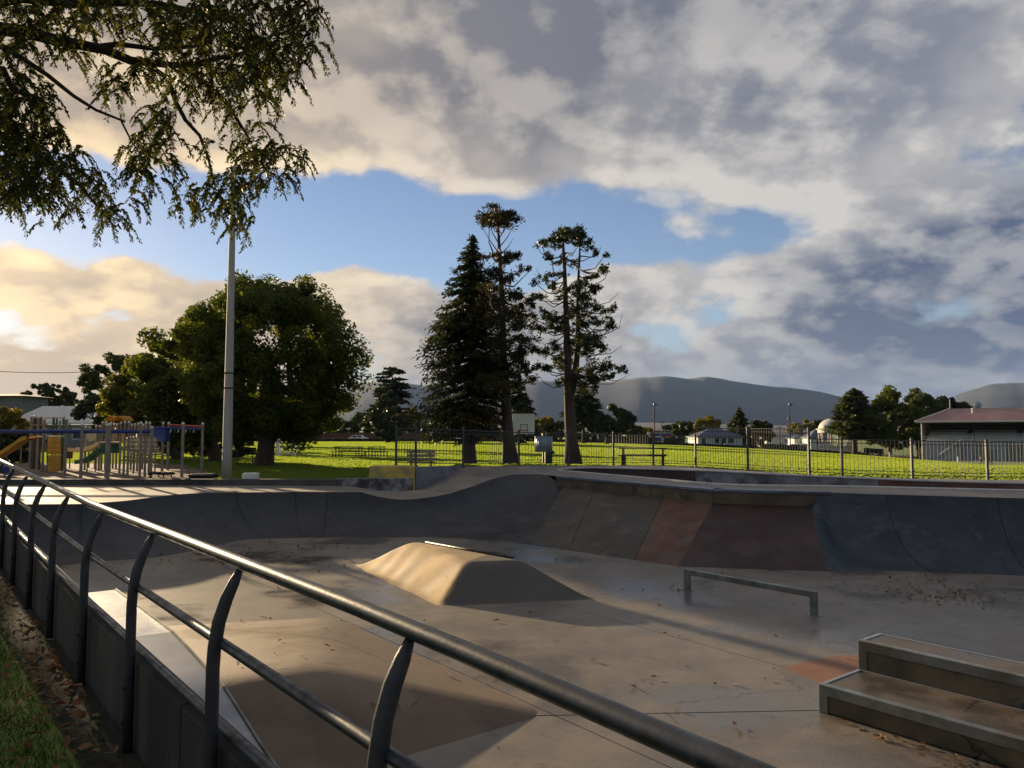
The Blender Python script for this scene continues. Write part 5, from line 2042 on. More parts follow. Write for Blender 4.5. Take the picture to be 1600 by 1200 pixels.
    m.add([(c.x + 0.17 * math.cos(t), c.y + dy, c.z + 0.22 * math.sin(t)) for dy in (-0.04, 0.04) for t in np.linspace(0, 2 * PI, 14, endpoint=False)],
          [tuple(range(14)), tuple(range(27, 13, -1))] + [(i, (i + 1) % 14, 14 + (i + 1) % 14, 14 + i) for i in range(14)])
    m.build('cream_disc', M['cream'], r)
    for y in (703, 712):
        m = MB()
        m.tube([at(193, y, Y=28.6), at(218, y + 4, Y=28.4)], 0.02, 5)
        m.build('step_bar', M['play_post'], r)
    for k in range(5):
        m = MB()
        m.tube([at(150 + k * 2, 672 + k * 4, Y=32), at(166, 668 + k * 5.2, Y=32)], 0.012, 4)
        m.build('rope', M['black'], r)

    r = thing('plank_arch', 'arched climbing net of pale planks right of the main play tower', 'play equipment', gp(225, 742))
    for k in range(9):
        u = k / 8
        y = lerp(683, 709, u)
        w = 16 + 10 * math.sin(u * PI * 0.6)
        a, b = at(221 - w * (1 - u * 0.5), y, Y=30.4), at(224 + w, y + 2.5, Y=29.8)
        m = MB()
        m.box(((a.x + b.x) / 2, (a.y + b.y) / 2 - 0.25 * math.sin(u * PI), (a.z + b.z) / 2), ((b.x - a.x), 0.16, 0.05), -0.2)
        m.build('plank', M['cream' if k % 2 else 'wood'], r)
    for px in (206, 240):
        m = MB()
        m.tube([at(px, 683, Y=30.2), at(px + 3, 700, Y=29.9), at(px + 2, 742, Y=29.9)], 0.03, 6)
        m.build('side_rail', M['play_post'], r)
    m = MB()
    a, b = at(240, 667, Y=31), at(262, 690, Y=31)
    m.box(((a.x + b.x) / 2, 31, (a.z + b.z) / 2), (b.x - a.x, 0.5, a.z - b.z))
    m.build('blue_panel', M['blue'], r, bevel=0.03)

    r = thing('monkey_bars', 'overhead monkey bars with red and blue beams at the right of the playground', 'play equipment', gp(283, 746))
    tops = []
    for px, yt, yb in ((253, 661, 737), (262, 661, 735), (284, 662, 746), (315, 662, 739)):
        tops.append(play_post(r, px, yt, yb, 0.055))
    m = MB()
    m.tube([at(262, 664, Y=30.3), at(316, 666.5, Y=29.4)], 0.045, 6)
    m.build('red_beam', M['redp'], r)
    m = MB()
    m.tube([at(247, 668, Y=28.6), at(316, 670.5, Y=28.4)], 0.04, 6)
    m.build('blue_beam', M['blue'], r)
    for k in range(7):
        px = 266 + k * 6
        m = MB()
        m.tube([at(px + 1.5, 669, Y=28.6), at(px, 676, Y=28.6)], 0.022, 5)
        m.build('hand_ring', M['green' if k % 2 else 'cap'], r)
    for y in (697, 712):
        m = MB()
        m.tube([at(253, y, Y=30.5), at(262, y, Y=30.8)], 0.03, 5)
        m.build('rung', M['play_post'], r)
    for i, (px, py, lab) in enumerate(((242, 739, 'left of two low dark stepping platforms behind the low wall'), (262, 739.5, 'right of two low dark stepping platforms behind the low wall'))):
        c = at(px, py, Y=27.4)
        root = thing('stepping_platform', lab, 'play equipment', (c.x, c.y, 0))
        m = MB()
        m.lathe((c.x, c.y, c.z), [(0.24, -0.05), (0.24, 0.02), (0.2, 0.04)], 10)
        m.build('pad', M['black'], root)
        for s in (-1, 1):
            m = MB()
            m.tube([(c.x + s * 0.14, c.y, 0), (c.x + s * 0.14, c.y, c.z - 0.05)], 0.025, 5)
            m.build('leg', M['play_post'], root)
    c = at(318, 744, Y=27.2)
    m = MB()
    m.lathe((c.x, c.y, 0.10), [(0.48, -0.1), (0.50, 0.02), (0.42, 0.06)], 16)
    tag(m.build('play_disc', M['black'], smooth=False), 'low dark round play disc beside the light pole foot', 'play equipment')
    c = at(3, 734, Y=25.4)
    root = thing('barrel_seat', 'blue barrel seat on legs at the left edge', 'play equipment', (c.x, c.y, 0))
    m = MB()
    m.tube([(c.x - 0.35, c.y, c.z), (c.x + 0.17, c.y, c.z)], 0.13, 12)
    m.build('barrel', M['blue'], root, smooth=False)
    for s in (-0.25, 0.1):
        m = MB()
        m.tube([(c.x + s, c.y, 0), (c.x + s, c.y, c.z - 0.1)], 0.03, 5)
        m.build('leg', M['play_post'], root)
    c = at(106, 709, Y=34)
    root = thing('spring_rider', 'maroon spring rider behind the yellow climbing wall', 'play equipment', (c.x, c.y, 0))
    m = MB()
    m.box((c.x, c.y, c.z), (0.24, 0.45, 0.42))
    m.build('body', M['maroon'], root, bevel=0.06)
    for s in (-1, 1):
        m = MB()
        m.tube([(c.x + s * 0.1, c.y, 0), (c.x + s * 0.1, c.y, c.z - 0.2)], 0.03, 5)
        m.build('leg', M['wood'], root)


build_playground()


# ------------------------------------------------------------------ buildings
def hip_house(name, label, c, w, d, hw, hr, rz, wallm, roofm, wins=(), door=None, eave=0.5):
    """c foot centre; wins: (x centre, width, z0, z1) on the front face"""
    root = thing(name, label, 'house', c, rz=rz)
    Mx = Matrix.Translation(Vector(c)) @ Matrix.Rotation(rz, 4, 'Z')

    def fin(m, nm, mt, par=root):
        m.v = [tuple(Mx @ Vector(v)) for v in m.v]
        return m.build(nm, M[mt], par)
    m = MB()
    m.box((0, 0, hw / 2), (w, d, hw))
    fin(m, 'wall', wallm)
    m = MB()
    rr = max(0.2, w / 2 - d / 2)
    e = eave
    vs = [(-w / 2 - e, -d / 2 - e, hw), (w / 2 + e, -d / 2 - e, hw), (w / 2 + e, d / 2 + e, hw), (-w / 2 - e, d / 2 + e, hw), (-rr, 0, hw + hr), (rr, 0, hw + hr)]
    vs += [(v[0], v[1], hw - 0.12) for v in vs[:4]]
    m.add(vs, [(0, 1, 5, 4), (2, 3, 4, 5), (1, 2, 5), (3, 0, 4), (9, 8, 7, 6), (0, 6, 7, 1), (1, 7, 8, 2), (2, 8, 9, 3), (3, 9, 6, 0)])
    fin(m, 'roof', roofm)
    for x, ww, z0, z1 in wins:
        m = MB()
        m.box((x, -d / 2 - 0.03, (z0 + z1) / 2), (ww + 0.16, 0.06, z1 - z0 + 0.16))
        f = fin(m, 'window', 'white')
        m = MB()
        m.box((x, -d / 2 - 0.07, (z0 + z1) / 2), (ww, 0.03, z1 - z0))
        fin(m, 'pane', 'glass', f)
    if door:
        m = MB()
        m.box((door[0], -d / 2 - 0.04, door[2] / 2), (door[1], 0.08, door[2]))
        fin(m, 'door', door[3])
    return root


def build_houses():
    Y = 190
    c = G(1117, 698, Y)
    hip_house('house', 'small pale weatherboard house with blue hipped roof beyond the field', c, 11.0, 8.0, 2.5, 1.9, 0.08, 'pale_wall', 'roof_slate',
              [(-0.9, 1.1, 0.9, 2.1), (2.6, 1.2, 0.9, 2.1), (-4.2, 1.0, 0.7, 2.1)], (0.8, 1.1, 2.1, 'door_green'))
    c = G(1226, 697, 240)
    hip_house('house', 'long pale building with low roof left of the rotunda', c, 14.0, 8.0, 4.0, 0.8, 0.0, 'pale_wall', 'roof_slate', [(-1.0, 0.9, 2.2, 3.3), (3.0, 0.9, 2.2, 3.3)])
    c = G(1251, 697, 225)
    hip_house('house', 'white low house with blue-grey roof right of the long pale building', c, 5.5, 5.0, 3.6, 0.9, 0.0, 'white', 'roof_slate', [(-1, 0.8, 1.6, 2.6), (1.2, 0.8, 1.6, 2.6)])
    c = G(1276, 699, 215)
    hip_house('house', 'pale house with tall blue roof and blue window beside the rotunda', c, 5.6, 6.0, 3.9, 2.4, 0.0, 'pale_wall', 'roof_slate', [(-0.4, 1.5, 0.5, 3.4)])
    c = G(1250, 702, 200)
    hip_house('shed', 'small grey shed with flat roof below the white low house', c, 4.0, 3.0, 1.7, 0.3, 0.0, 'grey_wall', 'roof_white', [(0.4, 1.6, 0.4, 1.2)])
    c = G(950, 693, 185)
    hip_house('shed', 'teal shed behind the fence under the flat-crowned tree', c, 5.0, 3.0, 2.4, 0.5, 0.0, 'door_green', 'roof_slate')
    # far left
    c = G(12, 698, 95)
    hip_house('house', 'brown flat-topped building at the far left edge', c, 6.6, 5, 6.2, 0.35, 0.0, 'grey_wall', 'roof_brown', [(0.6, 1.2, 1.8, 3.4), (-1.6, 1.2, 1.8, 3.4)])
    c = G(100, 700, 88)
    root = thing('hall', 'long dark building with a broad white roof behind the playground', 'building', c)
    m = MB()
    m.box((c.x, c.y, c.z + 1.3), (10.0, 6.0, 2.6))
    m.build('wall', M['grey_wall'], root)
    m = MB()
    a, b = -5.0, 4.2
    z0, z1 = c.z + 2.7, at(100, 636, Y=90).z
    m.add([(c.x - 4.6, c.y - 3.4, z0), (c.x + 6.0, c.y - 3.4, z0), (c.x + 6.0, c.y + 3.2, z1), (c.x - 4.6, c.y + 3.2, z1),
           (c.x - 4.6, c.y - 3.4, z0 + 0.15), (c.x + 6.0, c.y - 3.4, z0 + 0.15), (c.x + 6.0, c.y + 3.2, z1 + 0.15), (c.x - 4.6, c.y + 3.2, z1 + 0.15)],
          [(0, 1, 2, 3), (7, 6, 5, 4), (0, 4, 5, 1), (1, 5, 6, 2), (2, 6, 7, 3), (3, 7, 4, 0)])
    m.build('roof', M['roof_white'], root)
    for k in range(4):
        m = MB()
        m.box((c.x - 3.2 + k * 2.2, c.y - 3.02, c.z + 1.6), (1.6, 0.06, 1.2))
        f = m.build('window', M['white'], root)
        m = MB()
        m.box((c.x - 3.2 + k * 2.2, c.y - 3.07, c.z + 1.6), (1.4, 0.04, 1.0))
        m.build('pane', M['glass'], f)
    m = MB()
    m.tube([(c.x + 2.6, c.y - 1.0, z0 + 0.4), (c.x + 2.6, c.y - 1.0, z0 + 1.5)], 0.1, 6)
    m.build('flue', M['play_post'], root)


build_houses()


def build_rotunda():
    Y = 186.0
    c = G(1305, 710, Y)
    root = thing('band_rotunda', 'cream domed band rotunda with columns half hidden by the bronze conifer', 'rotunda', c)
    k = Y / FPX
    rad = 3.5
    zb, zc, zd, zt = (c.z + h * k for h in (11, 32, 38, 55))
    m = MB()
    m.lathe((c.x, c.y, 0), [(rad + 0.4, c.z), (rad + 0.4, zb - 0.2), (rad + 0.6, zb)], 24)
    m.build('base', M['stone'], root)
    for i in range(10):
        a = 2 * PI * (i + 0.5) / 10
        m = MB()
        m.lathe((c.x + rad * math.cos(a), c.y + rad * math.sin(a), 0), [(0.34, zb), (0.34, zb + 0.2), (0.26, zb + 0.25), (0.22, zc - 0.25), (0.34, zc - 0.1), (0.34, zc)], 10)
        m.build('column', M['stone'], root, smooth=False)
    m = MB()
    m.lathe((c.x, c.y, 0), [(rad + 0.35, zc), (rad + 0.35, zd - 0.3), (rad + 0.75, zd - 0.2), (rad + 0.75, zd)], 24)
    m.build('entablature', M['stone'], root)
    m = MB()
    hd = zt - zd
    m.lathe((c.x, c.y, 0), [((rad + 0.2) * math.cos(a), zd + hd * math.sin(a)) for a in np.linspace(0, PI / 2 * 0.985, 9)], 24)
    m.build('dome', M['dome'], root, smooth=True)
    m = MB()
    for s in range(4):
        m.box((c.x - 0.2, c.y - rad - 0.7 - 0.35 * (3 - s), c.z + 0.2 + s * 0.36), (2.4, 0.36, 0.4 + 0.02 * s))
    m.build('steps', M['stone'], root)


build_rotunda()


def build_grandstand():
    th = R(36)
    p0 = at(1441, 719, Y=146)
    c = Vector((p0.x, p0.y, terrain_z(p0.x, p0.y)))
    u = Vector((math.cos(th), -math.sin(th), 0))     # along the front, to the right
    v = Vector((math.sin(th), math.cos(th), 0))      # to the back
    root = thing('grandstand', 'grandstand with faded red roof and tiers of bench seats', 'grandstand', c)
    L, D = 44.0, 9.0

    def pt(a, b, z):
        return c + u * a + v * b + Vector((0, 0, z))

    def slab(nm, a0, a1, b0, b1, z0, z1, mt, par=root):
        m = MB()
        m.prism([pt(a0, b0, 0), pt(a1, b0, 0), pt(a1, b1, 0), pt(a0, b1, 0)], c.z + z0, c.z + z1)
        return m.build(nm, M[mt], par)
    hf = 3.5                                          # top of the front wall
    he = 7.2
    slab('front_wall', 0, L, 0, 0.3, 0, hf, 'stand')
    slab('front_panel', 8.3, 12.0, -0.05, 0, 0.4, 2.2, 'grey_wall')
    slab('side_wall', 0, 0.25, 0.3, D, 0, 2.9, 'stand')
    for i in range(8):                                # tiers
        b0 = 0.3 + i * 1.05
        slab('tier', 0.3, L, b0, b0 + 1.05, 0.2, hf - 0.5 + i * 0.30, 'seat')
        for a0, a1 in ((0.6, 6.8), (7.8, 14.8), (15.8, 22.8)):
            slab('bench', a0, a1, b0 + 0.35, b0 + 0.75, hf - 0.12 + i * 0.30, hf - 0.02 + i * 0.30, 'white')
    slab('back_wall', 0, L, D, D + 0.3, 0, he + 0.4, 'black')
    for a in (0.15, 8.6, 16.5, 24.5):
        m = MB()
        m.tube([pt(a, 0.15, hf - 0.2 if a > 1 else 0), pt(a, 0.15, he + 0.2)], 0.22 if a < 1 else 0.11, 8)
        m.build('post', M['play_post' if a < 1 else 'black'], root)
    # slatted end screen, seen from inside
    for i in range(8):
        z = 4.0 + i * 0.42
        slab('screen_slat', 0.1, 0.18, 0.8 + max(0, 3 - i) * 0.2, D - 0.3, z, z + 0.30, 'wood')
    for b in (3.4, 6.2):
        slab('screen_post', 0.0, 0.24, b, b + 0.2, 2.9, he, 'black')
    # roof: hipped at the near end
    e = 0.9
    zr = he + 2.55
    vs = [pt(-e, -e, he + 0.1), pt(L, -e, he + 0.1), pt(L, D + e, he + 0.1), pt(-e, D + e, he + 0.1), pt(4.4, D / 2, zr), pt(L, D / 2, zr)]
    vs += [q + Vector((0, 0, -0.3)) for q in vs[:4]]
    m = MB()
    m.add(vs, [(0, 1, 5, 4), (2, 3, 4, 5), (3, 0, 4), (1, 2, 5), (9, 8, 7, 6)])
    rf = m.build('roof', M['roof_red'], root)
    m = MB()
    m.tube([pt(-e, -e, he), pt(L, -e, he)], 0.16, 6)
    m.build('gutter', M['roof_white'], rf)
    m = MB()
    m.tube([pt(-e, -e, he + 0.15), pt(4.4, D / 2, zr + 0.05)], 0.10, 6)
    m.build('hip_cap', M['roof_white'], rf)
    m = MB()
    m.tube([pt(4.4, D / 2, zr), pt(4.4, D / 2, zr + 1.8)], 0.06, 5)
    m.build('finial', M['white'], rf)
    m = MB()
    q = pt(8.3, 2.2, he + 1.6)
    m.lathe((q.x, q.y, q.z), [(0.14, 0), (0.14, 0.7), (0.2, 0.75), (0.2, 0.95)], 8)
    m.build('vent', M['white'], rf)
    q = pt(9.0, D / 2 + 0.3, zr + 0.55)
    m = MB()
    m.lathe((0, 0, 0), [(0.1, 0.25), (0.5, 0.18), (0.72, 0.02), (0.75, -0.05), (0.5, 0.1), (0.1, 0.17)], 14)
    mm = Matrix.Translation(q) @ Matrix.Rotation(R(100), 4, 'X')
    m.v = [tuple(mm @ Vector(w)) for w in m.v]
    m.build('dish', M['corr'], rf)
    # stairs with rails in front
    for i in range(8):
        slab('step', 3.0 + i * 0.45, 3.45 + i * 0.45, -1.3, -0.02, 0, 0.35 + i * 0.33, 'stand')
    for b in (-1.3, -0.7):
        m = MB()
        m.tube([pt(3.0, b, 1.1), pt(6.6, b, 3.9)], 0.07, 5)
        m.build('stair_rail', M['seat'], root)
    for b in (0.1,):
        for z in (hf + 0.45, hf + 0.9):
            m = MB()
            m.tube([pt(0.3, b, z), pt(L, b, z)], 0.045, 5)
            m.build('guard_rail', M['seat'], root)
    for k in range(7):
        m = MB()
        m.tube([pt(13.6 + k * 0.35, -0.03, 0.1), pt(13.6 + k * 0.35, -0.03, 2.6)], 0.05, 4)
        m.build('gate_bar', M['black'], root)


build_grandstand()


# ------------------------------------------------------------------ two runners
def build_person(label, foot, top, bottom, seed, lean=0.12):
    rng = random.Random(seed)
    root = thing('person', label, 'person', foot)

    def skin(name, joints, edges, mt, par=root):
        me = bpy.data.meshes.new(name)
        me.from_pydata([tuple(Vector(foot) + Vector(j[0])) for j in joints], edges, [])
        o = bpy.data.objects.new(name, me)
        COL.objects.link(o)
        me.materials.append(M[mt])
        md = o.modifiers.new('skin', 'SKIN')
        for i, j in enumerate(joints):
            sv = me.skin_vertices[0].data[i]
            sv.radius = (j[1], j[1])
            sv.use_root = i == 0
        sb = o.modifiers.new('sub', 'SUBSURF')
        sb.levels = 1
        sb.render_levels = 1
        o.parent = par
        o.matrix_parent_inverse = par.matrix_basis.inverted()
        return o
    J = [((0, 0, 0.95), 0.13), ((0, 0, 1.15), 0.125), ((-lean, 0, 1.42), 0.14), ((-lean * 1.2, 0, 1.52), 0.06), ((-lean * 1.4, 0, 1.63), 0.095), ((-lean * 1.4, 0, 1.73), 0.07),
         ((-lean, -0.19, 1.40), 0.06), ((0.05, -0.24, 1.14), 0.045), ((-0.18, -0.20, 1.10), 0.035), ((-lean, 0.19, 1.40), 0.06), ((-0.2, 0.24, 1.16), 0.045), ((-0.38, 0.2, 1.28), 0.035),
         ((-0.05, -0.1, 0.90), 0.10), ((-0.28, -0.1, 0.58), 0.075), ((-0.18, -0.1, 0.12), 0.045), ((-0.32, -0.1, 0.04), 0.04),
         ((0.05, 0.1, 0.90), 0.10), ((0.12, 0.1, 0.50), 0.075), ((0.46, 0.1, 0.30), 0.045), ((0.48, 0.1, 0.20), 0.04)]
    E = [(0, 1), (1, 2), (2, 3), (3, 4), (4, 5), (2, 6), (6, 7), (7, 8), (2, 9), (9, 10), (10, 11), (0, 12), (12, 13), (13, 14), (14, 15), (0, 16), (16, 17), (17, 18), (18, 19)]
    skin('body', J, E, 'skin')
    skin('shirt', [((0, 0, 1.0), 0.15), ((0, 0, 1.18), 0.15), ((-lean, 0, 1.42), 0.165), ((-lean, -0.2, 1.40), 0.08), ((-lean, 0.2, 1.40), 0.08)], [(0, 1), (1, 2), (2, 3), (2, 4)], top)
    skin('shorts', [((0, 0, 0.98), 0.155), ((-0.05, -0.1, 0.88), 0.125), ((-0.19, -0.1, 0.68), 0.10), ((0.05, 0.1, 0.88), 0.125), ((0.10, 0.1, 0.64), 0.10)], [(0, 1), (1, 2), (0, 3), (3, 4)], bottom)
    skin('hair', [((-lean * 1.3, 0, 1.70), 0.092), ((-lean * 1.3 + 0.02, 0, 1.75), 0.085)], [(0, 1)], 'black')


build_person('runner in a white top and dark shorts, left of two before the grandstand', G(1533, 719, 138), 'white', 'navy', 1)
build_person('runner in dark clothes, right of two before the grandstand', G(1548.5, 720, 138), 'navy', 'navy', 2)


# ------------------------------------------------------------------ far edge of the field: hedges, wall, truck, car
def hedge(label, pts, h, w, seed, leaf='hedge', dens=26, size=0.2, name='hedge'):
    rng = np.random.default_rng(seed)
    P = [G(px, 700, Y) for px, Y in pts]
    root = thing(name, label, 'hedge', P[0])
    V = []
    core = MB()
    for a, b in zip(P[:-1], P[1:]):
        L = (b - a).length
        n = int(L * dens)
        t = rng.uniform(0, 1, (n, 1))
        q = np.array(a) + (np.array(b) - np.array(a)) * t
        q = q + rng.uniform(-0.5, 0.5, (n, 3)) * np.array([w, w, 0])
        q[:, 2] += rng.uniform(0, 1, n) * h * (0.85 + 0.25 * np.sin(q[:, 0] * 1.3 + seed))
        nn = unit(rng.normal(size=(n, 3)))
        t1 = unit(np.cross(nn, rng.normal(size=(n, 3))))
        b1 = np.cross(nn, t1)
        s = size * rng.uniform(0.6, 1.3, (n, 1))
        V.append(leaf_quads(q, t1 * s, b1 * s * 0.7))
    core.sweep(P, [(-w * 0.35, -0.3), (w * 0.35, -0.3), (w * 0.3, h * 0.85), (-w * 0.3, h * 0.85)])
    np_mesh('foliage', np.concatenate(V), 4, M[leaf], root)
    core.build('stems', M['bark_dark'], root)


hedge('long low dark hedge along the left far side of the field', [(170, 165), (460, 165), (700, 165), (900, 170)], 0.8, 1.2, 1)
hedge('low dark hedge along the middle far side of the field before the house', [(905, 170), (1020, 172), (1120, 172), (1215, 176)], 0.75, 1.2, 2)
hedge('taller clipped dark hedge in front of the truck', [(1036, 200), (1070, 200)], 2.2, 1.4, 3)
hedge('taller clipped dark hedge behind the left floodlight', [(972, 195), (1022, 195)], 2.0, 1.4, 4)
hedge('low hedge and planting along the field edge before the rotunda', [(1218, 178), (1290, 172), (1360, 165), (1430, 150)], 0.7, 1.6, 5)
hedge('rusty shrubs on the ground between the rotunda and the grandstand', [(1352, 172), (1378, 172)], 2.0, 2.5, 6, 'leaf_brown')
hedge('dark shrubs below the long pale building', [(1190, 195), (1245, 195)], 1.6, 1.5, 7)

_m = MB()
_P = [G(300, 700, 185), G(470, 700, 185), G(650, 700, 185), G(800, 700, 185)]
_m.sweep(_P, [(-0.15, -0.3), (0.15, -0.3), (0.15, 1.9), (-0.15, 1.9)])
tag(_m.build('brick_wall', M['brick_red']), 'long red-brown wall behind the far hedge', 'wall')


def build_truck():
    Y = 235.0
    c = G(1044, 695, Y)
    c.z = at(1044, 690, Y=Y).z - 1.0
    root = thing('truck', 'blue and red lorry passing left of the pale house', 'truck', c)
    k = Y / FPX
    L = 33 * k
    x0 = at(1020, 690, Y=Y).x
    m = MB()
    m.box((x0 + L / 2, c.y, c.z + 2.3), (L, 2.4, 2.6))
    t = m.build('trailer', M['blue'], root, bevel=0.08)
    m = MB()
    m.box((x0 + L / 2, c.y - 1.0, c.z + 3.62), (L - 0.2, 0.6, 0.16))
    m.build('roof_edge', M['white'], t)
    m = MB()
    m.lathe((0, 0, 0), [(1.15, 0), (1.15, 0.03)], 14)
    mm = Matrix.Translation((x0 + L * 0.66, c.y - 1.2, c.z + 2.1)) @ Matrix.Rotation(R(90), 4, 'X')
    m.v = [tuple(mm @ Vector(w)) for w in m.v]
    m.build('red_emblem', M['truck_red'], t)
    for i in range(3):
        m = MB()
        m.box((x0 + L * 0.66, c.y - 1.25, c.z + 1.7 + i * 0.36), (1.5, 0.02, 0.12))
        m.build('emblem_bar', M['white'], t)
    m = MB()
    m.box((x0 + L * 0.2, c.y - 1.22, c.z + 2.5), (1.9, 0.03, 0.3))
    m.build('white_stripe', M['white'], t)
    x1 = x0 + L + 0.25
    m = MB()
    vs = [(x1, 0.6), (x1 + 2.3, 0.6), (x1 + 2.3, 1.9), (x1 + 1.8, 3.1), (x1 + 0.6, 3.6), (x1, 3.6)]
    m.add([(a, c.y - 1.15, c.z + b) for a, b in vs] + [(a, c.y + 1.15, c.z + b) for a, b in vs], [tuple(range(6)), tuple(range(11, 5, -1))] + [(i, (i + 1) % 6, 6 + (i + 1) % 6, 6 + i) for i in range(6)])
    cb = m.build('cab', M['white'], root)
    m = MB()
    m.box((x1 + 1.2, c.y - 1.17, c.z + 2.4), (0.9, 0.04, 0.7))
    m.build('side_window', M['glass'], cb)
    for x in (x0 + 1, x0 + 2.1, x0 + L - 1.2, x1 + 1.2):
        m = MB()
        m.tube([(x, c.y - 1.2, c.z + 0.5), (x, c.y - 0.8, c.z + 0.5)], 0.5, 12)
        m.build('wheel', M['tyre'], root)


build_truck()


def build_car(label, px, py, Y, matl):
    c = G(px, py, Y)
    root = thing('parked_car', label, 'car', c)
    m = MB()
    pr = [(-2.1, 0.35), (2.1, 0.35), (2.15, 0.8), (1.3, 0.95), (0.8, 1.45), (-1.1, 1.45), (-1.8, 0.95), (-2.15, 0.85)]
    n = len(pr)
    m.add([(c.x + a, c.y - 0.85, c.z + b) for a, b in pr] + [(c.x + a, c.y + 0.85, c.z + b) for a, b in pr], [tuple(range(n)), tuple(range(2 * n - 1, n - 1, -1))] + [(i, (i + 1) % n, n + (i + 1) % n, n + i) for i in range(n)])
    m.build('body', M[matl], root, bevel=0.06)
    for a in (-0.75, 0.35):
        m = MB()
        m.box((c.x + a, c.y - 0.87, c.z + 1.18), (0.85, 0.04, 0.35))
        m.build('side_window', M['glass'], root)
    for a in (-1.35, 1.35):
        m = MB()
        m.tube([(c.x + a, c.y - 0.9, c.z + 0.33), (c.x + a, c.y - 0.65, c.z + 0.33)], 0.33, 12)
        m.build('wheel', M['tyre'], root)


build_car('white parked car seen through the fence left of the dense conifer', 714, 690, 172, 'white')
build_car('pale parked car beyond the field left of the cedar', 560, 690, 175, 'white')


# ------------------------------------------------------------------ grass and fallen leaves
def build_turf():
    rng = np.random.default_rng(8)
    N = 480000
    px = rng.uniform(-260, 1760, N)
    Yv = 25 + 153 * rng.uniform(0, 1, N) ** 1.2
    tx = (px - 800) / FPX
    x = tx * Yv
    edge = np.interp(px, [-300, 460, 900, 1100, 1215, 1290, 1360, 1430, 1500, 1760], [164, 164, 169, 171, 175, 171, 164, 148, 138, 122])
    play = [(-40, 23), (-9.4, 23), (-10.5, 27.5), (-13.2, 33.0), (-17, 39.5), (-40, 41.5)]
    keep = Yv < edge
    near = (Yv < 42)
    idx = np.where(near & keep)[0]
    for i in idx:
        if in_poly(x[i], Yv[i], play) or (Yv[i] < 31 and in_poly(x[i], Yv[i], PIT)) or (-3.3 > x[i] > -18 and Yv[i] < 23.8) or (-4.6 < x[i] < -2.8 and Yv[i] < 25):
            keep[i] = False
    x, Yv = x[keep], Yv[keep]
    z = np.array([terrain_z(a, b) for a, b in zip(x, Yv)])
    bump = np.where((Yv < 40) & (x > -3.2), np.clip((Yv - 24.5) / 2, 0, 1) * np.clip(1 - np.maximum(0, Yv - 31) / 8, 0, 1) * np.clip((x + 3.2), 0, 1) * np.maximum(0.05, 0.30 - 0.015 * np.maximum(x, 0)), 0)
    z = z + bump
    n = len(x)
    an = math.atan2(-SUN_DIR.x, SUN_DIR.y) + rng.normal(size=n) * 0.4
    w = (0.04 + Yv * 0.0008) * rng.uniform(0.7, 1.4, n)
    h = (0.055 + Yv * 0.00036) * rng.uniform(0.6, 1.3, n)
    lean = rng.normal(size=(n, 2)) * 0.4
    v = np.empty((n, 4, 3), np.float32)
    cx, sx = np.cos(an) * w, np.sin(an) * w
    for k, (s, t) in enumerate(((-1, 0), (1, 0), (0.7, 1), (-0.7, 1))):
        v[:, k, 0] = x + cx * s + lean[:, 0] * h * t
        v[:, k, 1] = Yv + sx * s + lean[:, 1] * h * t
        v[:, k, 2] = z - 0.01 + h * t
    o = np_mesh('field_grass', v.reshape(-1, 3), 4, M['turf'])
    stuff(o, 'short sunlit grass of the sports field', 'grass')
    # lawn on the near side of the wall
    N = 52000
    p = rng.uniform(-0.9, 0.93, N)
    t = 2.0 + rng.uniform(0, 1, N) ** 1.4 * 12
    keep = rng.uniform(size=N) < np.clip(0.98 - np.clip((p - 0.55) / 0.22, 0, 1) * 0.95, 0.05, 1)
    p, t = p[keep], t[keep]
    n = len(p)
    x = WN.x * p + WD.x * t
    y = WN.y * p + WD.y * t
    an = rng.uniform(0, 2 * PI, n)
    h = rng.uniform(0.025, 0.075, n)
    w = rng.uniform(0.002, 0.0045, n)
    ln = rng.normal(size=(n, 2)) * 0.55
    v = np.empty((n, 3, 3), np.float32)
    for k, (s, q) in enumerate(((-1, 0), (1, 0), (0, 1))):
        v[:, k, 0] = x + np.cos(an) * w * s + ln[:, 0] * h * q
        v[:, k, 1] = y + np.sin(an) * w * s + ln[:, 1] * h * q
        v[:, k, 2] = 0.005 + h * q
    o = np_mesh('lawn_grass', v.reshape(-1, 3), 3, M['blade'])
    stuff(o, 'green lawn blades outside the near wall', 'grass')


build_turf()


def leaf_field(name, label, P, size, seed, lift=0.006):
    rng = np.random.default_rng(seed)
    P = np.array(P, float)
    n = len(P)
    an = rng.uniform(0, 2 * PI, n)
    s = size * rng.uniform(0.5, 1.35, (n, 1))
    a = np.stack([np.cos(an), np.sin(an), rng.normal(size=n) * 0.28], 1)
    b = np.stack([-np.sin(an), np.cos(an), rng.normal(size=n) * 0.35], 1)
    curl = rng.uniform(0.05, 0.5, (n, 1))
    up = np.array([0, 0, 1.0])
    c = P + up * (lift + s * 0.15)
    # six-sided leaf folded along its midrib
    v = np.empty((n, 2, 4, 3), np.float32)
    tip, tail = c + a * s + up * s * curl * 0.4, c - a * s + up * s * curl * 0.3
    v[:, 0, 0], v[:, 0, 1], v[:, 0, 2], v[:, 0, 3] = tail, c + a * s * -0.25 + b * s * 0.55 + up * s * curl, c + a * s * 0.45 + b * s * 0.42 + up * s * curl, tip
    v[:, 1, 0], v[:, 1, 1], v[:, 1, 2], v[:, 1, 3] = tip, c + a * s * 0.45 - b * s * 0.42 + up * s * curl, c + a * s * -0.25 - b * s * 0.55 + up * s * curl, tail
    o = np_mesh(name, v.reshape(-1, 3), 4, M['leaf_litter'])
    return stuff(o, label, 'leaves')


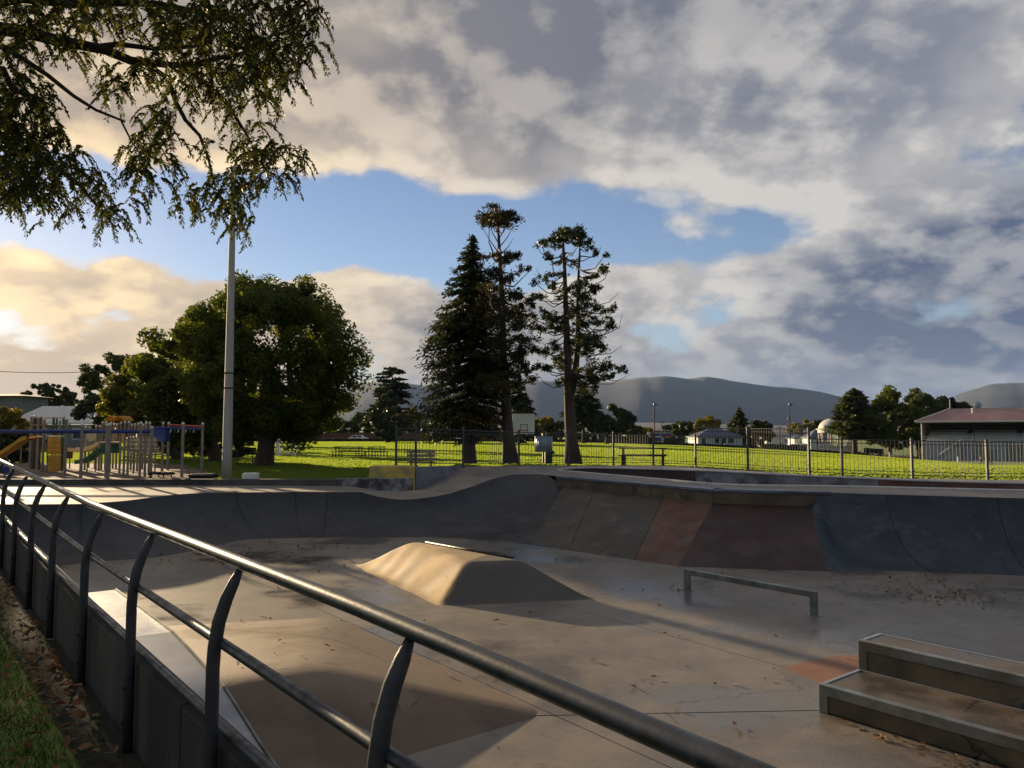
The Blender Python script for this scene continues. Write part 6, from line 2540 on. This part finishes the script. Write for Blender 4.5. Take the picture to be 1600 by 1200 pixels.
def build_litter():
    rng = np.random.default_rng(21)
    P = []

    def patch(px, py, sx, sy, n):
        for k in range(n):
            q = at(px + rng.normal() * sx, min(1190, max(835, py + rng.normal() * sy)), z=FLOOR)
            P.append((q.x, q.y, FLOOR + 0.004))
    patch(1440, 920, 70, 14, 120)
    patch(1480, 932, 40, 9, 70)
    patch(340, 872, 90, 8, 200)
    patch(440, 853, 80, 6, 90)
    patch(560, 868, 120, 10, 40)
    patch(800, 905, 260, 22, 28)
    patch(700, 990, 260, 40, 26)
    patch(1150, 1060, 160, 50, 24)
    for k in range(110):                      # drift along the foot of the lower ledge
        t = rng.uniform(-2.5, 3.8)
        q = W(6.74 - abs(rng.normal()) * 0.10, t, FLOOR + 0.004)
        P.append(tuple(q))
    for k in range(46):
        q = W(rng.uniform(2, 16), rng.uniform(-4, 14), FLOOR + 0.004)
        P.append(tuple(q))
    P = [q for q in P if not (pyr_h(np.array(q[0]), np.array(q[1])) > 0.0 or hump_h(np.array(q[0]), np.array(q[1])) > 0.005) and in_poly(q[0], q[1], [(a, b - 0.0) for a, b in FLOOR_OUT])
         and not (6.78 < q[0] * WN.x + q[1] * WN.y < 8.0 and q[0] * WD.x + q[1] * WD.y < 4.05)]
    leaf_field('fallen_leaves', 'brown fallen leaves scattered over the skate park floor', P, 0.032, 5)
    Q = []
    for k in range(520):
        Q.append(tuple(W(0.9 - abs(rng.normal()) * 0.30, 1.4 + rng.uniform(0, 1) ** 1.3 * 12, 0.02)))
    for k in range(230):
        Q.append(tuple(W(rng.uniform(-0.6, 0.9), 1.4 + rng.uniform(0, 1) * 9, 0.045)))
    leaf_field('fallen_leaves', 'tan and brown fallen leaves on the lawn strip outside the wall', Q, 0.032, 6)
    H = []
    for k in range(26):
        x, y = rng.uniform(-3, -0.2), rng.uniform(6.2, 10)
        h = float(hump_h(np.array(x), np.array(y)))
        if h > 0.01 and x * WN.x + y * WN.y > 2.4:
            H.append((x, y, FLOOR + h + 0.004))
    leaf_field('fallen_leaves', 'few fallen leaves lying on the near brown hump', H, 0.03, 7)


build_litter()
